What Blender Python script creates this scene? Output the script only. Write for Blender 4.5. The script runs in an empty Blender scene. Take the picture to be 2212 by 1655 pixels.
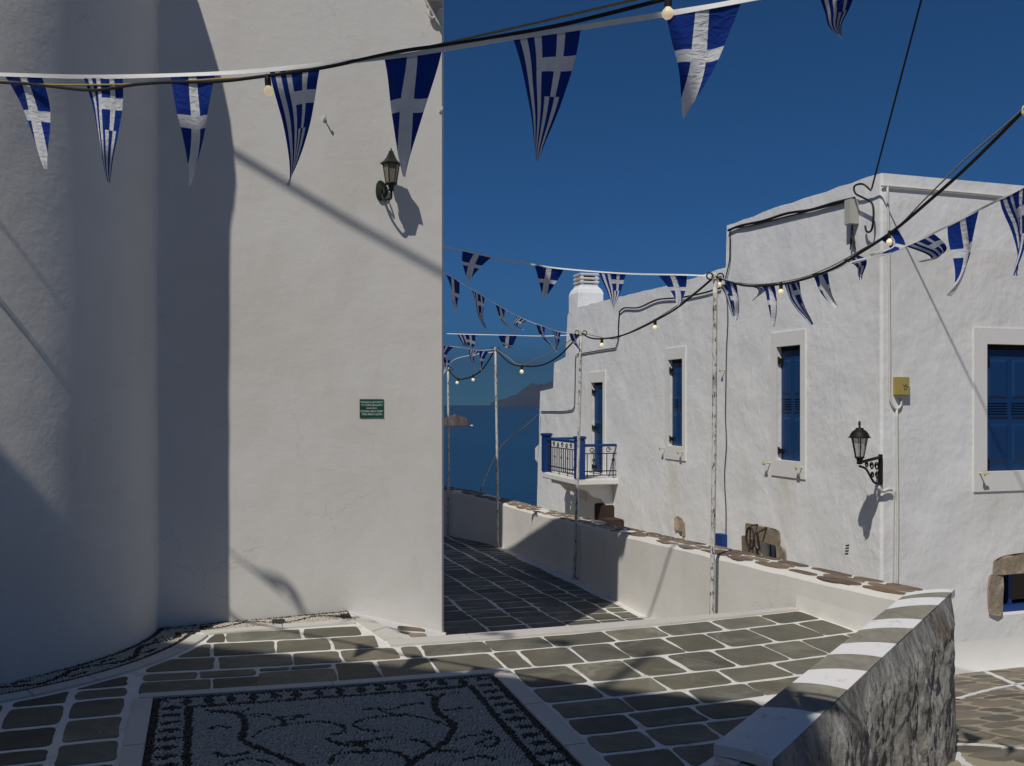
import bpy, bmesh, math, random
import numpy as np
from mathutils import Vector, Matrix, noise
from mathutils.geometry import tessellate_polygon

R = math.radians
scene = bpy.context.scene
col = scene.collection

# ------------------------------------------------------------------ camera, sky, sun, exposure
EYE = 1.6
YAW = 17.2
FPX, CX, HY = 1960.0, 1106.0, 872.0          # focal length, centre and eye level for a 2212 px wide frame
cam_d = bpy.data.cameras.new('camera'); cam = bpy.data.objects.new('camera', cam_d); col.objects.link(cam)
cam.location = (0, 0, EYE); cam.rotation_euler = (R(90), 0, R(-YAW))
cam_d.sensor_width = 36.0; cam_d.lens = 36.0*FPX/2212.0
cam_d.shift_y = (HY-827.5)/2212.0
cam_d.clip_start = 0.05; cam_d.clip_end = 80000
scene.camera = cam

SUN_AZ, SUN_EL = 45.0, 51.0                   # light travels towards +X+Y
w = bpy.data.worlds.new('World'); scene.world = w; w.use_nodes = True
nt = w.node_tree; nt.nodes.clear()
sky = nt.nodes.new('ShaderNodeTexSky'); sky.sky_type = 'NISHITA'; sky.sun_disc = False
sky.sun_elevation = R(SUN_EL); sky.sun_rotation = R(180+SUN_AZ)
sky.altitude = 100; sky.air_density = 0.5; sky.dust_density = 0.0; sky.ozone_density = 10.0
bg = nt.nodes.new('ShaderNodeBackground'); bg.inputs[1].default_value = 0.057
out = nt.nodes.new('ShaderNodeOutputWorld')
tint = nt.nodes.new('ShaderNodeMix'); tint.data_type = 'RGBA'; tint.blend_type = 'MULTIPLY'; tint.inputs[0].default_value = 1
tint.inputs[7].default_value = (.47, 1.08, 1.28, 1)     # deep, polarised blue
nt.links.new(sky.outputs[0], tint.inputs[6]); nt.links.new(tint.outputs[2], bg.inputs[0]); nt.links.new(bg.outputs[0], out.inputs[0])

sl = bpy.data.lights.new('sun', 'SUN'); sl.energy = 3.6; sl.angle = R(0.53); sl.color = (1.0, 0.95, 0.86)
so = bpy.data.objects.new('sun', sl); col.objects.link(so)
ldir = Vector((math.sin(R(SUN_AZ))*math.cos(R(SUN_EL)), math.cos(R(SUN_AZ))*math.cos(R(SUN_EL)), -math.sin(R(SUN_EL))))
so.rotation_euler = ldir.to_track_quat('-Z', 'Y').to_euler(); so.location = (-20, -20, 30)
vs = scene.view_settings
vs.view_transform = 'Standard'; vs.look = 'None'; vs.gamma = 1.0; vs.exposure = -0.12; vs.use_curve_mapping = False

# ------------------------------------------------------------------ helpers: measuring
sY, cY = math.sin(R(YAW)), math.cos(R(YAW))
def ray(u, v):
    a = (u-CX)/FPX
    return Vector((cY*a+sY, -sY*a+cY, -(v-HY)/FPX))
def at(u, v, d):
    return ray(u, v)*d + Vector((0, 0, EYE))
def onX(u, v, X):
    r = ray(u, v); return at(u, v, X/r.x)
def onY(u, v, Y):
    r = ray(u, v); return at(u, v, Y/r.y)
def onZ(u, v, Z):
    r = ray(u, v); return at(u, v, (Z-EYE)/r.z)

# ------------------------------------------------------------------ helpers: objects
def tag(o, label=None, cat=None, group=None, kind=None):
    if label: o['label'] = label
    if cat: o['category'] = cat
    if group: o['group'] = group
    if kind: o['kind'] = kind
    return o
def empty(name, loc=(0, 0, 0)):
    o = bpy.data.objects.new(name, None); col.objects.link(o); o.location = loc; o.empty_display_size = 0.1
    return o
def link(name, me, parent=None):
    o = bpy.data.objects.new(name, me); col.objects.link(o)
    if parent is not None:
        o.parent = parent
        if parent.parent is None: o.matrix_parent_inverse = Matrix.Translation(parent.location).inverted()
    return o

class MB:
    """collects shapes in world coordinates and links them as one mesh object"""
    def __init__(self): self.v = []; self.f = []; self.uv = None
    def add(self, vs_, fs):
        n = len(self.v); self.v += [tuple(p) for p in vs_]; self.f += [tuple(i+n for i in f) for f in fs]; return self
    def box(self, a, b):
        x0, x1 = sorted((a[0], b[0])); y0, y1 = sorted((a[1], b[1])); z0, z1 = sorted((a[2], b[2]))
        return self.add([(x0,y0,z0),(x1,y0,z0),(x1,y1,z0),(x0,y1,z0),(x0,y0,z1),(x1,y0,z1),(x1,y1,z1),(x0,y1,z1)],
            [(0,3,2,1),(4,5,6,7),(0,1,5,4),(1,2,6,5),(2,3,7,6),(3,0,4,7)])
    def obox(self, c, ax, ay, az):
        """oriented box: centre and three half-axis vectors"""
        c, ax, ay, az = map(Vector, (c, ax, ay, az))
        P = [c+ax*i+ay*j+az*k for k in (-1,1) for j in (-1,1) for i in (-1,1)]
        P = [P[0],P[1],P[3],P[2],P[4],P[5],P[7],P[6]]
        return self.add(P, [(0,3,2,1),(4,5,6,7),(0,1,5,4),(1,2,6,5),(2,3,7,6),(3,0,4,7)])
    def tube(self, pts, r, n=8, caps=True):
        pts = [Vector(p) for p in pts]; m = len(pts); rr = r if isinstance(r, (list, tuple)) else [r]*m
        rings = []; up = None
        for i in range(m):
            t = (pts[min(i+1, m-1)]-pts[max(i-1, 0)])
            t = t.normalized() if t.length > 1e-9 else Vector((0,0,1))
            if up is None:
                up = Vector((0,0,1)) if abs(t.z) < .9 else Vector((1,0,0))
            x = t.cross(up).normalized(); up = x.cross(t).normalized()
            rings.append([pts[i]+(x*math.cos(2*math.pi*k/n)+up*math.sin(2*math.pi*k/n))*rr[i] for k in range(n)])
        V = [p for g in rings for p in g]; F = []
        for i in range(m-1):
            for k in range(n):
                F.append((i*n+k, i*n+(k+1)%n, (i+1)*n+(k+1)%n, (i+1)*n+k))
        if caps: F += [tuple(range(n-1, -1, -1)), tuple((m-1)*n+k for k in range(n))]
        return self.add(V, F)
    def lathe(self, c, prof, n=16, axis=None):
        """prof: list of (radius, height) from bottom to top"""
        c = Vector(c); V = []; F = []; m = len(prof)
        for (r_, h) in prof:
            for k in range(n):
                a = 2*math.pi*k/n; V.append(c+Vector((r_*math.cos(a), r_*math.sin(a), h)))
        for i in range(m-1):
            for k in range(n):
                F.append((i*n+k, i*n+(k+1)%n, (i+1)*n+(k+1)%n, (i+1)*n+k))
        F += [tuple(range(n-1,-1,-1)), tuple((m-1)*n+k for k in range(n))]
        return self.add(V, F)
    def build(self, name, mat, parent=None, smooth=False, bevel=0):
        me = bpy.data.meshes.new(name); me.from_pydata(self.v, [], self.f)
        me.materials.append(M[mat] if isinstance(mat, str) else mat)
        bm = bmesh.new(); bm.from_mesh(me)
        if bevel:
            bmesh.ops.bevel(bm, geom=[e for e in bm.edges if len(e.link_faces) == 2 and e.calc_face_angle(0) > .5], offset=bevel, segments=2, affect='EDGES', clamp_overlap=True)
        bmesh.ops.recalc_face_normals(bm, faces=bm.faces)
        bm.to_mesh(me); bm.free()
        if smooth:
            me.polygons.foreach_set('use_smooth', [True]*len(me.polygons))
        return link(name, me, parent)

def catmull(pts, n=6):
    pts = [Vector(p) for p in pts]; P = [pts[0]*2-pts[1]]+pts+[pts[-1]*2-pts[-2]]; o = []
    for i in range(1, len(P)-2):
        for k in range(n):
            t = k/n; a, b, c, d = P[i-1], P[i], P[i+1], P[i+2]
            o.append(.5*((2*b)+(c-a)*t+(2*a-5*b+4*c-d)*t*t+(3*b-a-3*c+d)*t**3))
    o.append(pts[-1]); return o

# ------------------------------------------------------------------ materials
M = {}
class N:
    """small node-graph helper"""
    def __init__(self, name):
        m = bpy.data.materials.new(name); m.use_nodes = True; self.m = m; self.t = m.node_tree
        self.b = self.t.nodes['Principled BSDF']; M[name] = m
        self.tc = None
    def n(self, typ, **k):
        x = self.t.nodes.new(typ)
        for a, v in k.items(): setattr(x, a, v)
        return x
    def l(self, a, b): self.t.links.new(a, b)
    def coord(self, which='Object', scale=None):
        if self.tc is None: self.tc = self.n('ShaderNodeTexCoord')
        if scale is None: return self.tc.outputs[which]
        mp = self.n('ShaderNodeMapping'); mp.inputs['Scale'].default_value = scale
        self.l(self.tc.outputs[which], mp.inputs[0]); return mp.outputs[0]
    def noise(self, scale, detail=4, rough=.55, vec=None, dist=0):
        x = self.n('ShaderNodeTexNoise'); x.inputs['Scale'].default_value = scale; x.inputs['Detail'].default_value = detail
        x.inputs['Roughness'].default_value = rough; x.inputs['Distortion'].default_value = dist
        self.l(vec if vec is not None else self.coord(), x.inputs['Vector']); return x.outputs[0]
    def ramp(self, fac, stops):
        x = self.n('ShaderNodeValToRGB'); e = x.color_ramp.elements
        while len(e) < len(stops): e.new(.5)
        for i, (p, c_) in enumerate(stops):
            e[i].position = p; e[i].color = (*c_, 1) if len(c_) == 3 else c_
        self.l(fac, x.inputs[0]); return x.outputs[0]
    def mix(self, fac, a, b, mode='MIX'):
        x = self.n('ShaderNodeMix', data_type='RGBA', blend_type=mode)
        for s_, v in ((0, fac), (6, a), (7, b)):
            if hasattr(v, 'links'): self.l(v, x.inputs[s_])
            elif s_ == 0: x.inputs[0].default_value = v
            else: x.inputs[s_].default_value = (*v, 1)
        return x.outputs[2]
    def math(self, op, a, b=None, c_=None):
        x = self.n('ShaderNodeMath', operation=op)
        for i, v in enumerate((a, b, c_)):
            if v is None: continue
            if hasattr(v, 'links'): self.l(v, x.inputs[i])
            else: x.inputs[i].default_value = v
        return x.outputs[0]
    def bump(self, h, strength=.3, dist=.01, prev=None):
        x = self.n('ShaderNodeBump'); x.inputs['Strength'].default_value = strength; x.inputs['Distance'].default_value = dist
        self.l(h, x.inputs['Height'])
        if prev is not None: self.l(prev, x.inputs['Normal'])
        return x.outputs[0]
    def done(self, color=None, rough=.8, normal=None, metal=0, spec=.3):
        if color is not None:
            if hasattr(color, 'links'): self.l(color, self.b.inputs['Base Color'])
            else: self.b.inputs['Base Color'].default_value = (*color, 1)
        if hasattr(rough, 'links'): self.l(rough, self.b.inputs['Roughness'])
        else: self.b.inputs['Roughness'].default_value = rough
        self.b.inputs['Metallic'].default_value = metal; self.b.inputs['Specular IOR Level'].default_value = spec
        if normal is not None: self.l(normal, self.b.inputs['Normal'])
        return self.m

def plain(name, c, rough=.6, metal=0, spec=.3, var=.12, scale=30):
    g = N(name); f = g.noise(scale, 3)
    g.done(g.mix(f, tuple(x*(1-var) for x in c), tuple(min(1, x*(1+var)) for x in c)), rough, None, metal, spec)

# smooth painted plaster of the tall building, apse and parapet walls
g = N('plaster')
big = g.noise(.9, 5, .6); streak = g.noise(1.6, 5, .6, g.coord('Object', (1.0, 1.0, .18)))
c = g.mix(g.ramp(big, [(.3, (0,0,0)), (.75, (1,1,1))]), (.72, .69, .64), (.78, .76, .725))
c = g.mix(g.ramp(streak, [(.45, (0,0,0)), (.8, (.35,.35,.35))]), c, (.60, .575, .535))
spk = g.ramp(g.noise(14, 4, .7), [(.70, (0,0,0)), (.78, (.5,.5,.5))])
c = g.mix(spk, c, (.58, .55, .50))
vo = g.n('ShaderNodeTexVoronoi'); vo.feature = 'DISTANCE_TO_EDGE'; vo.inputs['Scale'].default_value = .75
wr = g.n('ShaderNodeVectorMath', operation='ADD'); nz_ = g.n('ShaderNodeTexNoise'); nz_.inputs['Scale'].default_value = 2.6; nz_.inputs['Detail'].default_value = 6; g.l(g.coord(), nz_.inputs['Vector']); g.l(g.coord(), wr.inputs[0]); g.l(nz_.outputs['Color'], wr.inputs[1]); g.l(wr.outputs[0], vo.inputs['Vector'])
crack = g.math('MULTIPLY', g.math('LESS_THAN', vo.outputs['Distance'], .0028), g.ramp(g.noise(.7, 3), [(.50, (0,0,0)), (.62, (1,1,1))]))
c = g.mix(g.math('MULTIPLY', crack, .35), c, (.42,.39,.35))
patch = g.ramp(g.noise(1.3, 3, .5, None, 1.2), [(.52, (0,0,0)), (.545, (.3,.3,.3))]); c = g.mix(patch, c, (.78,.765,.74))
brush = g.noise(9, 5, .65, g.coord('Object', (1, 1, 3.2)))
b = g.bump(g.noise(2.2, 5, .55), .28, .03); b = g.bump(brush, .08, .008, b); b = g.bump(patch, .15, .004, b); b = g.bump(g.noise(38, 5, .6), .25, .004, b); b = g.bump(g.noise(180, 3), .15, .0015, b)
g.done(c, .9, b, 0, .15)
# thick brushed whitewash of the house
g = N('whitewash')
v1 = g.noise(5.5, 6, .62, g.coord('Object', (1, 1, .62))); v2 = g.noise(24, 5, .62, g.coord('Object', (1, 1, .55))); v3 = g.noise(1.4, 4, .5)
c = g.mix(g.ramp(v3, [(.3, (0,0,0)), (.7, (1,1,1))]), (.75, .755, .765), (.81, .815, .825))
c = g.mix(g.ramp(g.noise(1.1, 5, .6, g.coord('Object', (1.4, 1.4, .2))), [(.55, (0,0,0)), (.85, (.45,.45,.45))]), c, (.66, .63, .57))
msk = g.ramp(g.noise(.8, 4, .6), [(.38, (.25,.25,.25)), (.66, (1,1,1))])
def stain(ax, c0, wd, z0, ln, inner):
    sp_ = g.n('ShaderNodeSeparateXYZ'); g.l(g.coord(), sp_.inputs[0]); q = g.math('ABSOLUTE', g.math('SUBTRACT', sp_.outputs[ax], c0))
    e = g.math('SUBTRACT', 1.0, g.math('DIVIDE', q, wd)); e.node.use_clamp = True
    dn = g.math('DIVIDE', g.math('SUBTRACT', z0, sp_.outputs[2]), ln); up = g.math('GREATER_THAN', dn, 0.0); f = g.math('SUBTRACT', 1.0, dn); f.node.use_clamp = True
    st_ = g.noise(7, 5, .65, g.coord('Object', (3, 3, .25)))
    return g.math('MULTIPLY', g.math('MULTIPLY', e, g.math('MULTIPLY', f, up)), g.math('MULTIPLY', st_, inner))
for a_ in ((1, 10.35, .30, .70, 1.0, .85), (1, 13.55, .32, .60, 1.2, .85), (0, 8.6, .6, .55, .9, .5), (1, 8.55, .25, 3.4, 2.0, .5), (1, 16.3, .5, -.0, 1.0, .6)):
    c = g.mix(stain(*a_), c, (.52,.47,.36))
chip = g.ramp(g.noise(6.5, 5, .7), [(.70, (0,0,0)), (.73, (1,1,1))]); c = g.mix(g.math('MULTIPLY', chip, .3), c, (.60,.58,.55))
b = g.bump(v3, .45, .10); b = g.bump(g.math('MULTIPLY', v1, msk), .45, .04, b); b = g.bump(g.math('MULTIPLY', v2, msk), .30, .010, b); b = g.bump(chip, .3, -.006, b)
g.done(c, .92, b, 0, .12)
g = N('ochre_plaster'); g.done(g.mix(g.noise(2, 5), (.26,.20,.13), (.34,.27,.18)), .9, g.bump(g.noise(30, 4), .3, .01), 0, .1)
g = N('trim_white'); g.done(g.mix(g.noise(6, 4), (.70,.69,.67), (.78,.775,.765)), .85, g.bump(g.noise(30, 4), .3, .004), 0, .15)
# paving
def stone(name, c0, c1, c2, bumpd=.004, sc=1.0):
    g = N(name); oi = g.n('ShaderNodeObjectInfo')
    off = g.n('ShaderNodeVectorMath', operation='ADD'); sc_ = g.math('MULTIPLY', oi.outputs['Random'], 57.0)
    cb = g.n('ShaderNodeCombineXYZ')
    for i in range(3): g.l(sc_, cb.inputs[i])
    g.l(g.coord(), off.inputs[0]); g.l(cb.outputs[0], off.inputs[1]); vec = off.outputs[0]
    n1 = g.noise(7*sc, 6, .65, vec); n2 = g.noise(45*sc, 5, .7, vec); n3 = g.noise(2.4*sc, 3, .5, vec)
    base = g.mix(g.ramp(n1, [(.3, (0,0,0)), (.7, (1,1,1))]), c0, c1)
    base = g.mix(g.ramp(n3, [(.45, (0,0,0)), (.75, (1,1,1))]), base, c2)
    wn = g.n('ShaderNodeTexWhiteNoise'); wn.noise_dimensions = '1D'; g.l(sc_, wn.inputs['W']); sx_ = g.n('ShaderNodeSeparateColor'); g.l(wn.outputs['Color'], sx_.inputs[0])
    worn = g.ramp(g.noise(3.2*sc, 6, .72, vec, .6), [(.50, (0,0,0)), (.62, (.75,.75,.75))])
    base = g.mix(g.math('MULTIPLY', worn, sx_.outputs[0]), base, tuple(min(.6, x*1.9) for x in c1))
    base = g.mix(g.math('MULTIPLY', sx_.outputs[1], .35), base, tuple(x*y for x, y in zip(c1, (1.05, .88, .72))))
    base = g.mix(g.math('MULTIPLY', sx_.outputs[2], .35), base, tuple(x*y for x, y in zip(c0, (.95, 1.02, 1.12))))
    hsv = g.n('ShaderNodeHueSaturation'); g.l(base, hsv.inputs['Color'])
    g.l(g.math('MULTIPLY_ADD', oi.outputs['Random'], .62, .70), hsv.inputs['Value'])
    cc = g.mix(g.ramp(n2, [(.62, (0,0,0)), (.72, (.6,.6,.6))]), hsv.outputs[0], tuple(x*.5 for x in c0))
    g.done(cc, .75, g.bump(n2, .45, bumpd, g.bump(n1, .5, bumpd*3)), 0, .25)
stone('slate', (.100, .098, .078), (.165, .160, .126), (.195, .176, .132))
stone('slate_path', (.10, .10, .088), (.155, .15, .125), (.18, .165, .13))
stone('coping_stone', (.15, .115, .085), (.22, .165, .12), (.26, .20, .14), .008, 2)
stone('street_stone', (.13, .12, .095), (.19, .17, .13), (.22, .20, .16), .006)
stone('window_stone', (.21, .17, .13), (.30, .245, .185), (.26, .225, .18), .012, 2)
g = N('joint_paint'); jc = g.mix(g.noise(9, 5, .6), (.66,.645,.61), (.82,.81,.79)); jc = g.mix(g.ramp(g.noise(5, 6, .7), [(.54, (0,0,0)), (.68, (.65,.65,.65))]), jc, (.40,.37,.31)); g.done(jc, .9, g.bump(g.noise(50, 4), .5, .003), 0, .1)
g = N('border_slab'); oi = g.n('ShaderNodeObjectInfo')
g.done(g.mix(g.noise(5, 6, .65), (.52,.50,.455), (.64,.615,.57)), .8, g.bump(g.noise(60, 5), .35, .003), 0, .2)
plain('mortar_dark', (.05,.046,.042), .95); plain('street_mortar', (.36,.31,.23), .95, scale=8)
plain('pebble_black', (.030,.028,.025), .5, spec=.4, var=.5, scale=60); plain('pebble_white', (.52,.475,.40), .6, var=.35, scale=80)
g = N('band_white'); g.done(g.mix(g.ramp(g.noise(13, 6, .72), [(.56, (0,0,0)), (.66, (.5,.5,.5))]), (.76,.76,.755), (.46,.44,.40)), .85, g.bump(g.noise(26, 5), .4, .006), 0, .15)
g = N('band_grey'); g.done(g.mix(g.ramp(g.noise(9, 6, .7), [(.35, (0,0,0)), (.7, (1,1,1))]), (.21,.195,.16), (.31,.295,.25)), .85, g.bump(g.noise(30, 5), .4, .006), 0, .2)
# rough rock face
g = N('rock_face')
n1 = g.noise(3.2, 7, .68, g.coord('Object', (1.3, 1.3, .5))); n2 = g.noise(16, 6, .75, g.coord('Object', (1.5, 1.5, .42))); n3 = g.noise(70, 5, .7, g.coord('Object', (1, 1, .5)))
c = g.ramp(n1, [(.26, (.10,.095,.088)), (.42, (.22,.215,.205)), (.58, (.33,.325,.31)), (.76, (.46,.455,.44))])
c = g.mix(g.ramp(n2, [(.34, (.7,.7,.7)), (.46, (0,0,0))]), c, (.035,.031,.027))
c = g.mix(g.ramp(n2, [(.58, (0,0,0)), (.72, (.8,.8,.8))]), c, (.50,.49,.47))
c = g.mix(g.ramp(g.noise(2.3, 4), [(.60, (0,0,0)), (.72, (.5,.5,.5))]), c, (.10,.065,.04))
g.done(c, .9, g.bump(n3, 1.0, .007, g.bump(n2, .7, .014)), 0, .2)
# paint, metal, cloth
g = N('blue_paint'); g.done(g.mix(g.noise(8, 4), (.005,.036,.125), (.008,.048,.15)), .45, g.bump(g.noise(60, 3), .15, .002), 0, .35)
g = N('balcony_blue'); g.done(g.mix(g.noise(8, 4), (.006,.036,.17), (.009,.046,.20)), .5, None, 0, .35)
plain('iron', (.018,.017,.016), .55, .4); plain('iron_rust', (.05,.035,.025), .7, .3, var=.5)
plain('lamp_metal', (.030,.034,.028), .5, .5, var=.4, scale=60)
plain('cable_black', (.016,.016,.016), .6); plain('cable_grey', (.09,.085,.08), .7); plain('rope', (.34,.27,.09), .9, var=.4, scale=150)
plain('rope_grey', (.30,.27,.2), .9, var=.3, scale=150)
plain('ribbon', (.78,.79,.80), .8, var=.05); plain('pvc', (.62,.61,.58), .6, var=.08)
plain('box_grey', (.44,.44,.41), .55, var=.06); plain('box_yellow', (.40,.32,.10), .6, var=.08, scale=12)
plain('sign_green', (.010,.075,.042), .5, var=.15); plain('sign_print', (.78,.86,.82), .6, var=.05); plain('print_dark', (.05,.045,.03), .7)
plain('cream_peg', (.62,.58,.38), .7); plain('terracotta', (.05,.03,.022), .85, var=.4)
g = N('pole_paint')
nn = g.noise(34, 6, .8, g.coord('Object', (1, 1, .4)))
g.done(g.mix(g.ramp(nn, [(.52, (0,0,0)), (.58, (1,1,1))]), (.60,.585,.55), (.07,.055,.045)), .7, g.bump(nn, .5, .003), 0, .25)
g = N('bulb_glass'); g.done((.85,.72,.50), .35, None, 0, .5)
g.b.inputs['Emission Color'].default_value = (1.0, .80, .50, 1); g.b.inputs['Emission Strength'].default_value = .4
g = N('lamp_glass'); g.done((.22,.20,.15), .25, None, 0, .5); g.b.inputs['Alpha'].default_value = .85
g = N('lamp_glass_clear'); g.done((.55,.55,.52), .2, None, 0, .5); g.b.inputs['Alpha'].default_value = .55
g = N('window_glass'); g.done((.012,.014,.017), .12, None, 0, .5)
plain('dark_inside_shade', (.012,.012,.014), .9); plain('curtain', (.20,.22,.25), .9)

def flag_mat(name, striped):
    g = N(name); uv = g.n('ShaderNodeUVMap'); sp = g.n('ShaderNodeSeparateXYZ'); g.l(uv.outputs[0], sp.inputs[0]); u, v = sp.outputs[0], sp.outputs[1]
    def iv(x, a, b): return g.math('COMPARE', x, (a+b)/2, (b-a)/2)
    def mx(*a):
        o = a[0]
        for x in a[1:]: o = g.math('MAXIMUM', o, x)
        return o
    if striped:
        top = g.math('LESS_THAN', v, .50); low = g.math('SUBTRACT', 1.0, top)
        canton = g.math('MULTIPLY', top, mx(iv(u, .66, .78), g.math('MULTIPLY', iv(v, .19, .30), g.math('GREATER_THAN', u, .42))))
        lows = g.math('MULTIPLY', low, mx(iv(u, .52, .64), iv(u, .76, .88)))
        wht = mx(iv(u, .10, .21), iv(u, .32, .43), canton, lows)
    else:
        wht = mx(iv(u, .405, .585), iv(v, .36, .475))
    cl = g.mix(wht, (.010, .040, .26), (.78, .79, .82))
    mpc = g.n('ShaderNodeMapping'); mpc.inputs['Scale'].default_value = (3.0, 9.0, 1); mpc.inputs['Rotation'].default_value = (0, 0, .5); g.l(uv.outputs[0], mpc.inputs[0])
    weave = g.bump(g.noise(1.6, 4, .55, mpc.outputs[0], 1.0), .6, .02)
    hem = g.math('LESS_THAN', v, .035); cl = g.mix(g.math('MULTIPLY', hem, .35), cl, (.004, .008, .06))
    cl = g.mix(g.ramp(g.noise(5, 3, .5, uv.outputs[0]), [(.35, (.10,.10,.10)), (.6, (0,0,0))]), cl, (.02,.03,.10))
    g.done(cl, .8, weave, 0, .1)
    tr = g.n('ShaderNodeBsdfTranslucent'); g.l(cl, tr.inputs[0]); ms = g.n('ShaderNodeMixShader'); ms.inputs[0].default_value = .33
    o = g.t.nodes['Material Output']; g.l(g.b.outputs[0], ms.inputs[1]); g.l(tr.outputs[0], ms.inputs[2]); g.l(ms.outputs[0], o.inputs[0])
flag_mat('flag_cross', False); flag_mat('flag_stripe', True)

g = N('sea')
n1 = g.noise(.02, 6, .6, g.coord('Object', (1, 2.5, 1))); n2 = g.noise(.0011, 5, .55, g.coord('Object', (1, 3.5, 1)))
g.done(g.mix(g.ramp(n2, [(.35, (0,0,0)), (.65, (1,1,1))]), (.005,.024,.055), (.009,.036,.072)), .25, g.bump(n1, .5, 3.0), 0, .35)
g = N('islet_rock'); g.done(g.ramp(g.noise(.02, 7, .65), [(.3, (.07,.05,.042)), (.7, (.17,.125,.105))]), .95, g.bump(g.noise(.06, 6), .7, 6))
g = N('far_hill'); g.done(g.ramp(g.noise(.0015, 6, .6), [(.3, (.045,.045,.055)), (.7, (.10,.09,.095))]), .95, None)

# ------------------------------------------------------------------ helpers: stones
def poly_inset(P, d):
    """inset a convex counter-clockwise polygon"""
    n = len(P); L = []
    for i in range(n):
        a, b = Vector(P[i]), Vector(P[(i+1) % n]); e = (b-a)
        if e.length < 1e-6: continue
        e.normalize(); L.append((a+Vector((-e.y, e.x))*d, e))
    Q = []
    for i in range(len(L)):
        (p, e), (q, f) = L[i-1], L[i]; den = e.x*f.y-e.y*f.x
        if abs(den) < 1e-4: Q.append(q); continue
        t = ((q.x-p.x)*f.y-(q.y-p.y)*f.x)/den; Q.append(p+e*t)
    return Q
def clip(P, p, nrm):
    """keep the part of P where (x-p).nrm >= 0"""
    Q = []; p = Vector(p); nrm = Vector(nrm)
    for i in range(len(P)):
        a, b = Vector(P[i-1]), Vector(P[i]); da, db = (a-p).dot(nrm), (b-p).dot(nrm)
        if da*db < 0: Q.append(a+(b-a)*(da/(da-db)))
        if db >= 0: Q.append(b)
    return Q
def area(P): return .5*sum(P[i-1][0]*P[i][1]-P[i][0]*P[i-1][1] for i in range(len(P)))
def stone_geo(P, joint, h, zf, rng, cut=.028, wob=.009, cham=.006, tilt=.004):
    """vertices and faces of one worn slab on the surface zf(x, y)"""
    if len(P) < 3 or area(P) < .0015: return None
    P = poly_inset(P, joint/2)
    if len(P) < 3 or area(P) < .0008: return None
    Q = []
    n = len(P)
    for i in range(n):
        a, b, c_ = P[i-1], P[i], P[(i+1) % n]
        l1, l2 = (a-b).length, (c_-b).length; k = cut*rng.uniform(.5, 1.5)
        p1 = b+(a-b)*min(.42, k/max(l1, 1e-5)); p2 = b+(c_-b)*min(.42, k/max(l2, 1e-5))
        Q += [p1, (p1+p2)*.25+b*.5, p2]
        if l2 > .12:
            e = (c_-b).normalized(); Q.append((b+c_)*.5+Vector((-e.y, e.x))*rng.uniform(-wob, wob))
    cen = sum(Q, Vector((0, 0)))/len(Q); tx, ty = rng.uniform(-tilt, tilt), rng.uniform(-tilt, tilt); dh = rng.uniform(-.3, .3)*h*.4
    V = []; m = len(Q)
    for k, (ins, z) in enumerate(((0, -.004), (0, h-cham*.6), (cham, h))):
        for q in Q:
            d = q-cen; r_ = max(d.length, 1e-5); p = cen+d*max(.3, (r_-ins)/r_)
            V.append((p.x, p.y, zf(p.x, p.y)+z+(dh+tx*d.x+ty*d.y if k else 0)))
    F = [(k*m+i, k*m+(i+1) % m, (k+1)*m+(i+1) % m, (k+1)*m+i) for k in (0, 1) for i in range(m)]
    F.append(tuple(2*m+i for i in range(m)))
    return V, F
def put_stone(P, joint, h, zf, rng, mat, parent, name='paving_stone', **k):
    g_ = stone_geo(P, joint, h, zf, rng, **k)
    if g_ is None: return None
    me = bpy.data.meshes.new(name); me.from_pydata(g_[0], [], g_[1]); me.materials.append(M[mat])
    return link(name, me, parent)

# ------------------------------------------------------------------ plaza
APC, APR = Vector((-1.79, 7.02)), 1.305                    # apse axis and radius
def fac_y(x): return 6.95+.105*x                            # front of the tall building
flat = lambda x, y: 0.0
b = MB()
poly = [(-9,-9),(2.0,-9),(2.1,1.5),(2.22,3.42),(4.3,4.80),(4.3,6.07),(1.1,6.07),(.84,7.2),(-9,7.2)]
nP = len(poly)
b.add([(x,y,0) for x,y in poly]+[(x,y,-1.4) for x,y in poly], [tuple(range(nP))]+[(i, i+nP, (i+1)%nP+nP, (i+1)%nP) for i in range(nP)])
plaza = tag(b.build('plaza', 'joint_paint'), kind='structure')
rng = random.Random(4)
def bend(Y, X): return Y+.03*(X-2)**2
def cell(x0, x1, Y0, Y1, j=.012):
    """one slab between two bent course lines, counter-clockwise"""
    r_ = lambda: rng.uniform(-j, j)
    x0, x1 = x0-.007, x1+.007
    return [(x0+r_(), bend(Y0, x0)), (x1+r_(), bend(Y0, x1)), (x1+r_(), bend(Y1, x1)), (x0+r_(), bend(Y1, x0))]
PIN0, PIN1 = Vector((4.21, 4.85)), Vector((2.05, 3.59))     # inner edge of the banded parapet
pn = Vector((PIN1.y-PIN0.y, -(PIN1.x-PIN0.x))).normalized()
if pn.y < 0: pn = -pn
def apse_clip(P):
    c_ = sum((Vector(p) for p in P), Vector((0,0)))/len(P); d = (c_-APC).normalized()
    return clip(P, APC+d*1.715, d) if (c_-APC).length < 2.6 else P
def lay(P, joint=.034, mat='slate'):
    P = apse_clip(P)
    if len(P) >= 3: P = clip(P, PIN0+pn*.02, pn) if P[0][0] > 1.9 else P
    if len(P) >= 3: P = clip(P, (4.19, 0), (-1, 0))
    if len(P) >= 3: put_stone(P, joint, .0035, flat, rng, mat, plaza, cham=.002, tilt=.002)
L = [5.895, 5.601, 5.208, 4.827, 4.552, 4.302, 4.064, 3.82, 3.57, 3.32, 3.05, 2.8, 2.5, 2.2]
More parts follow.
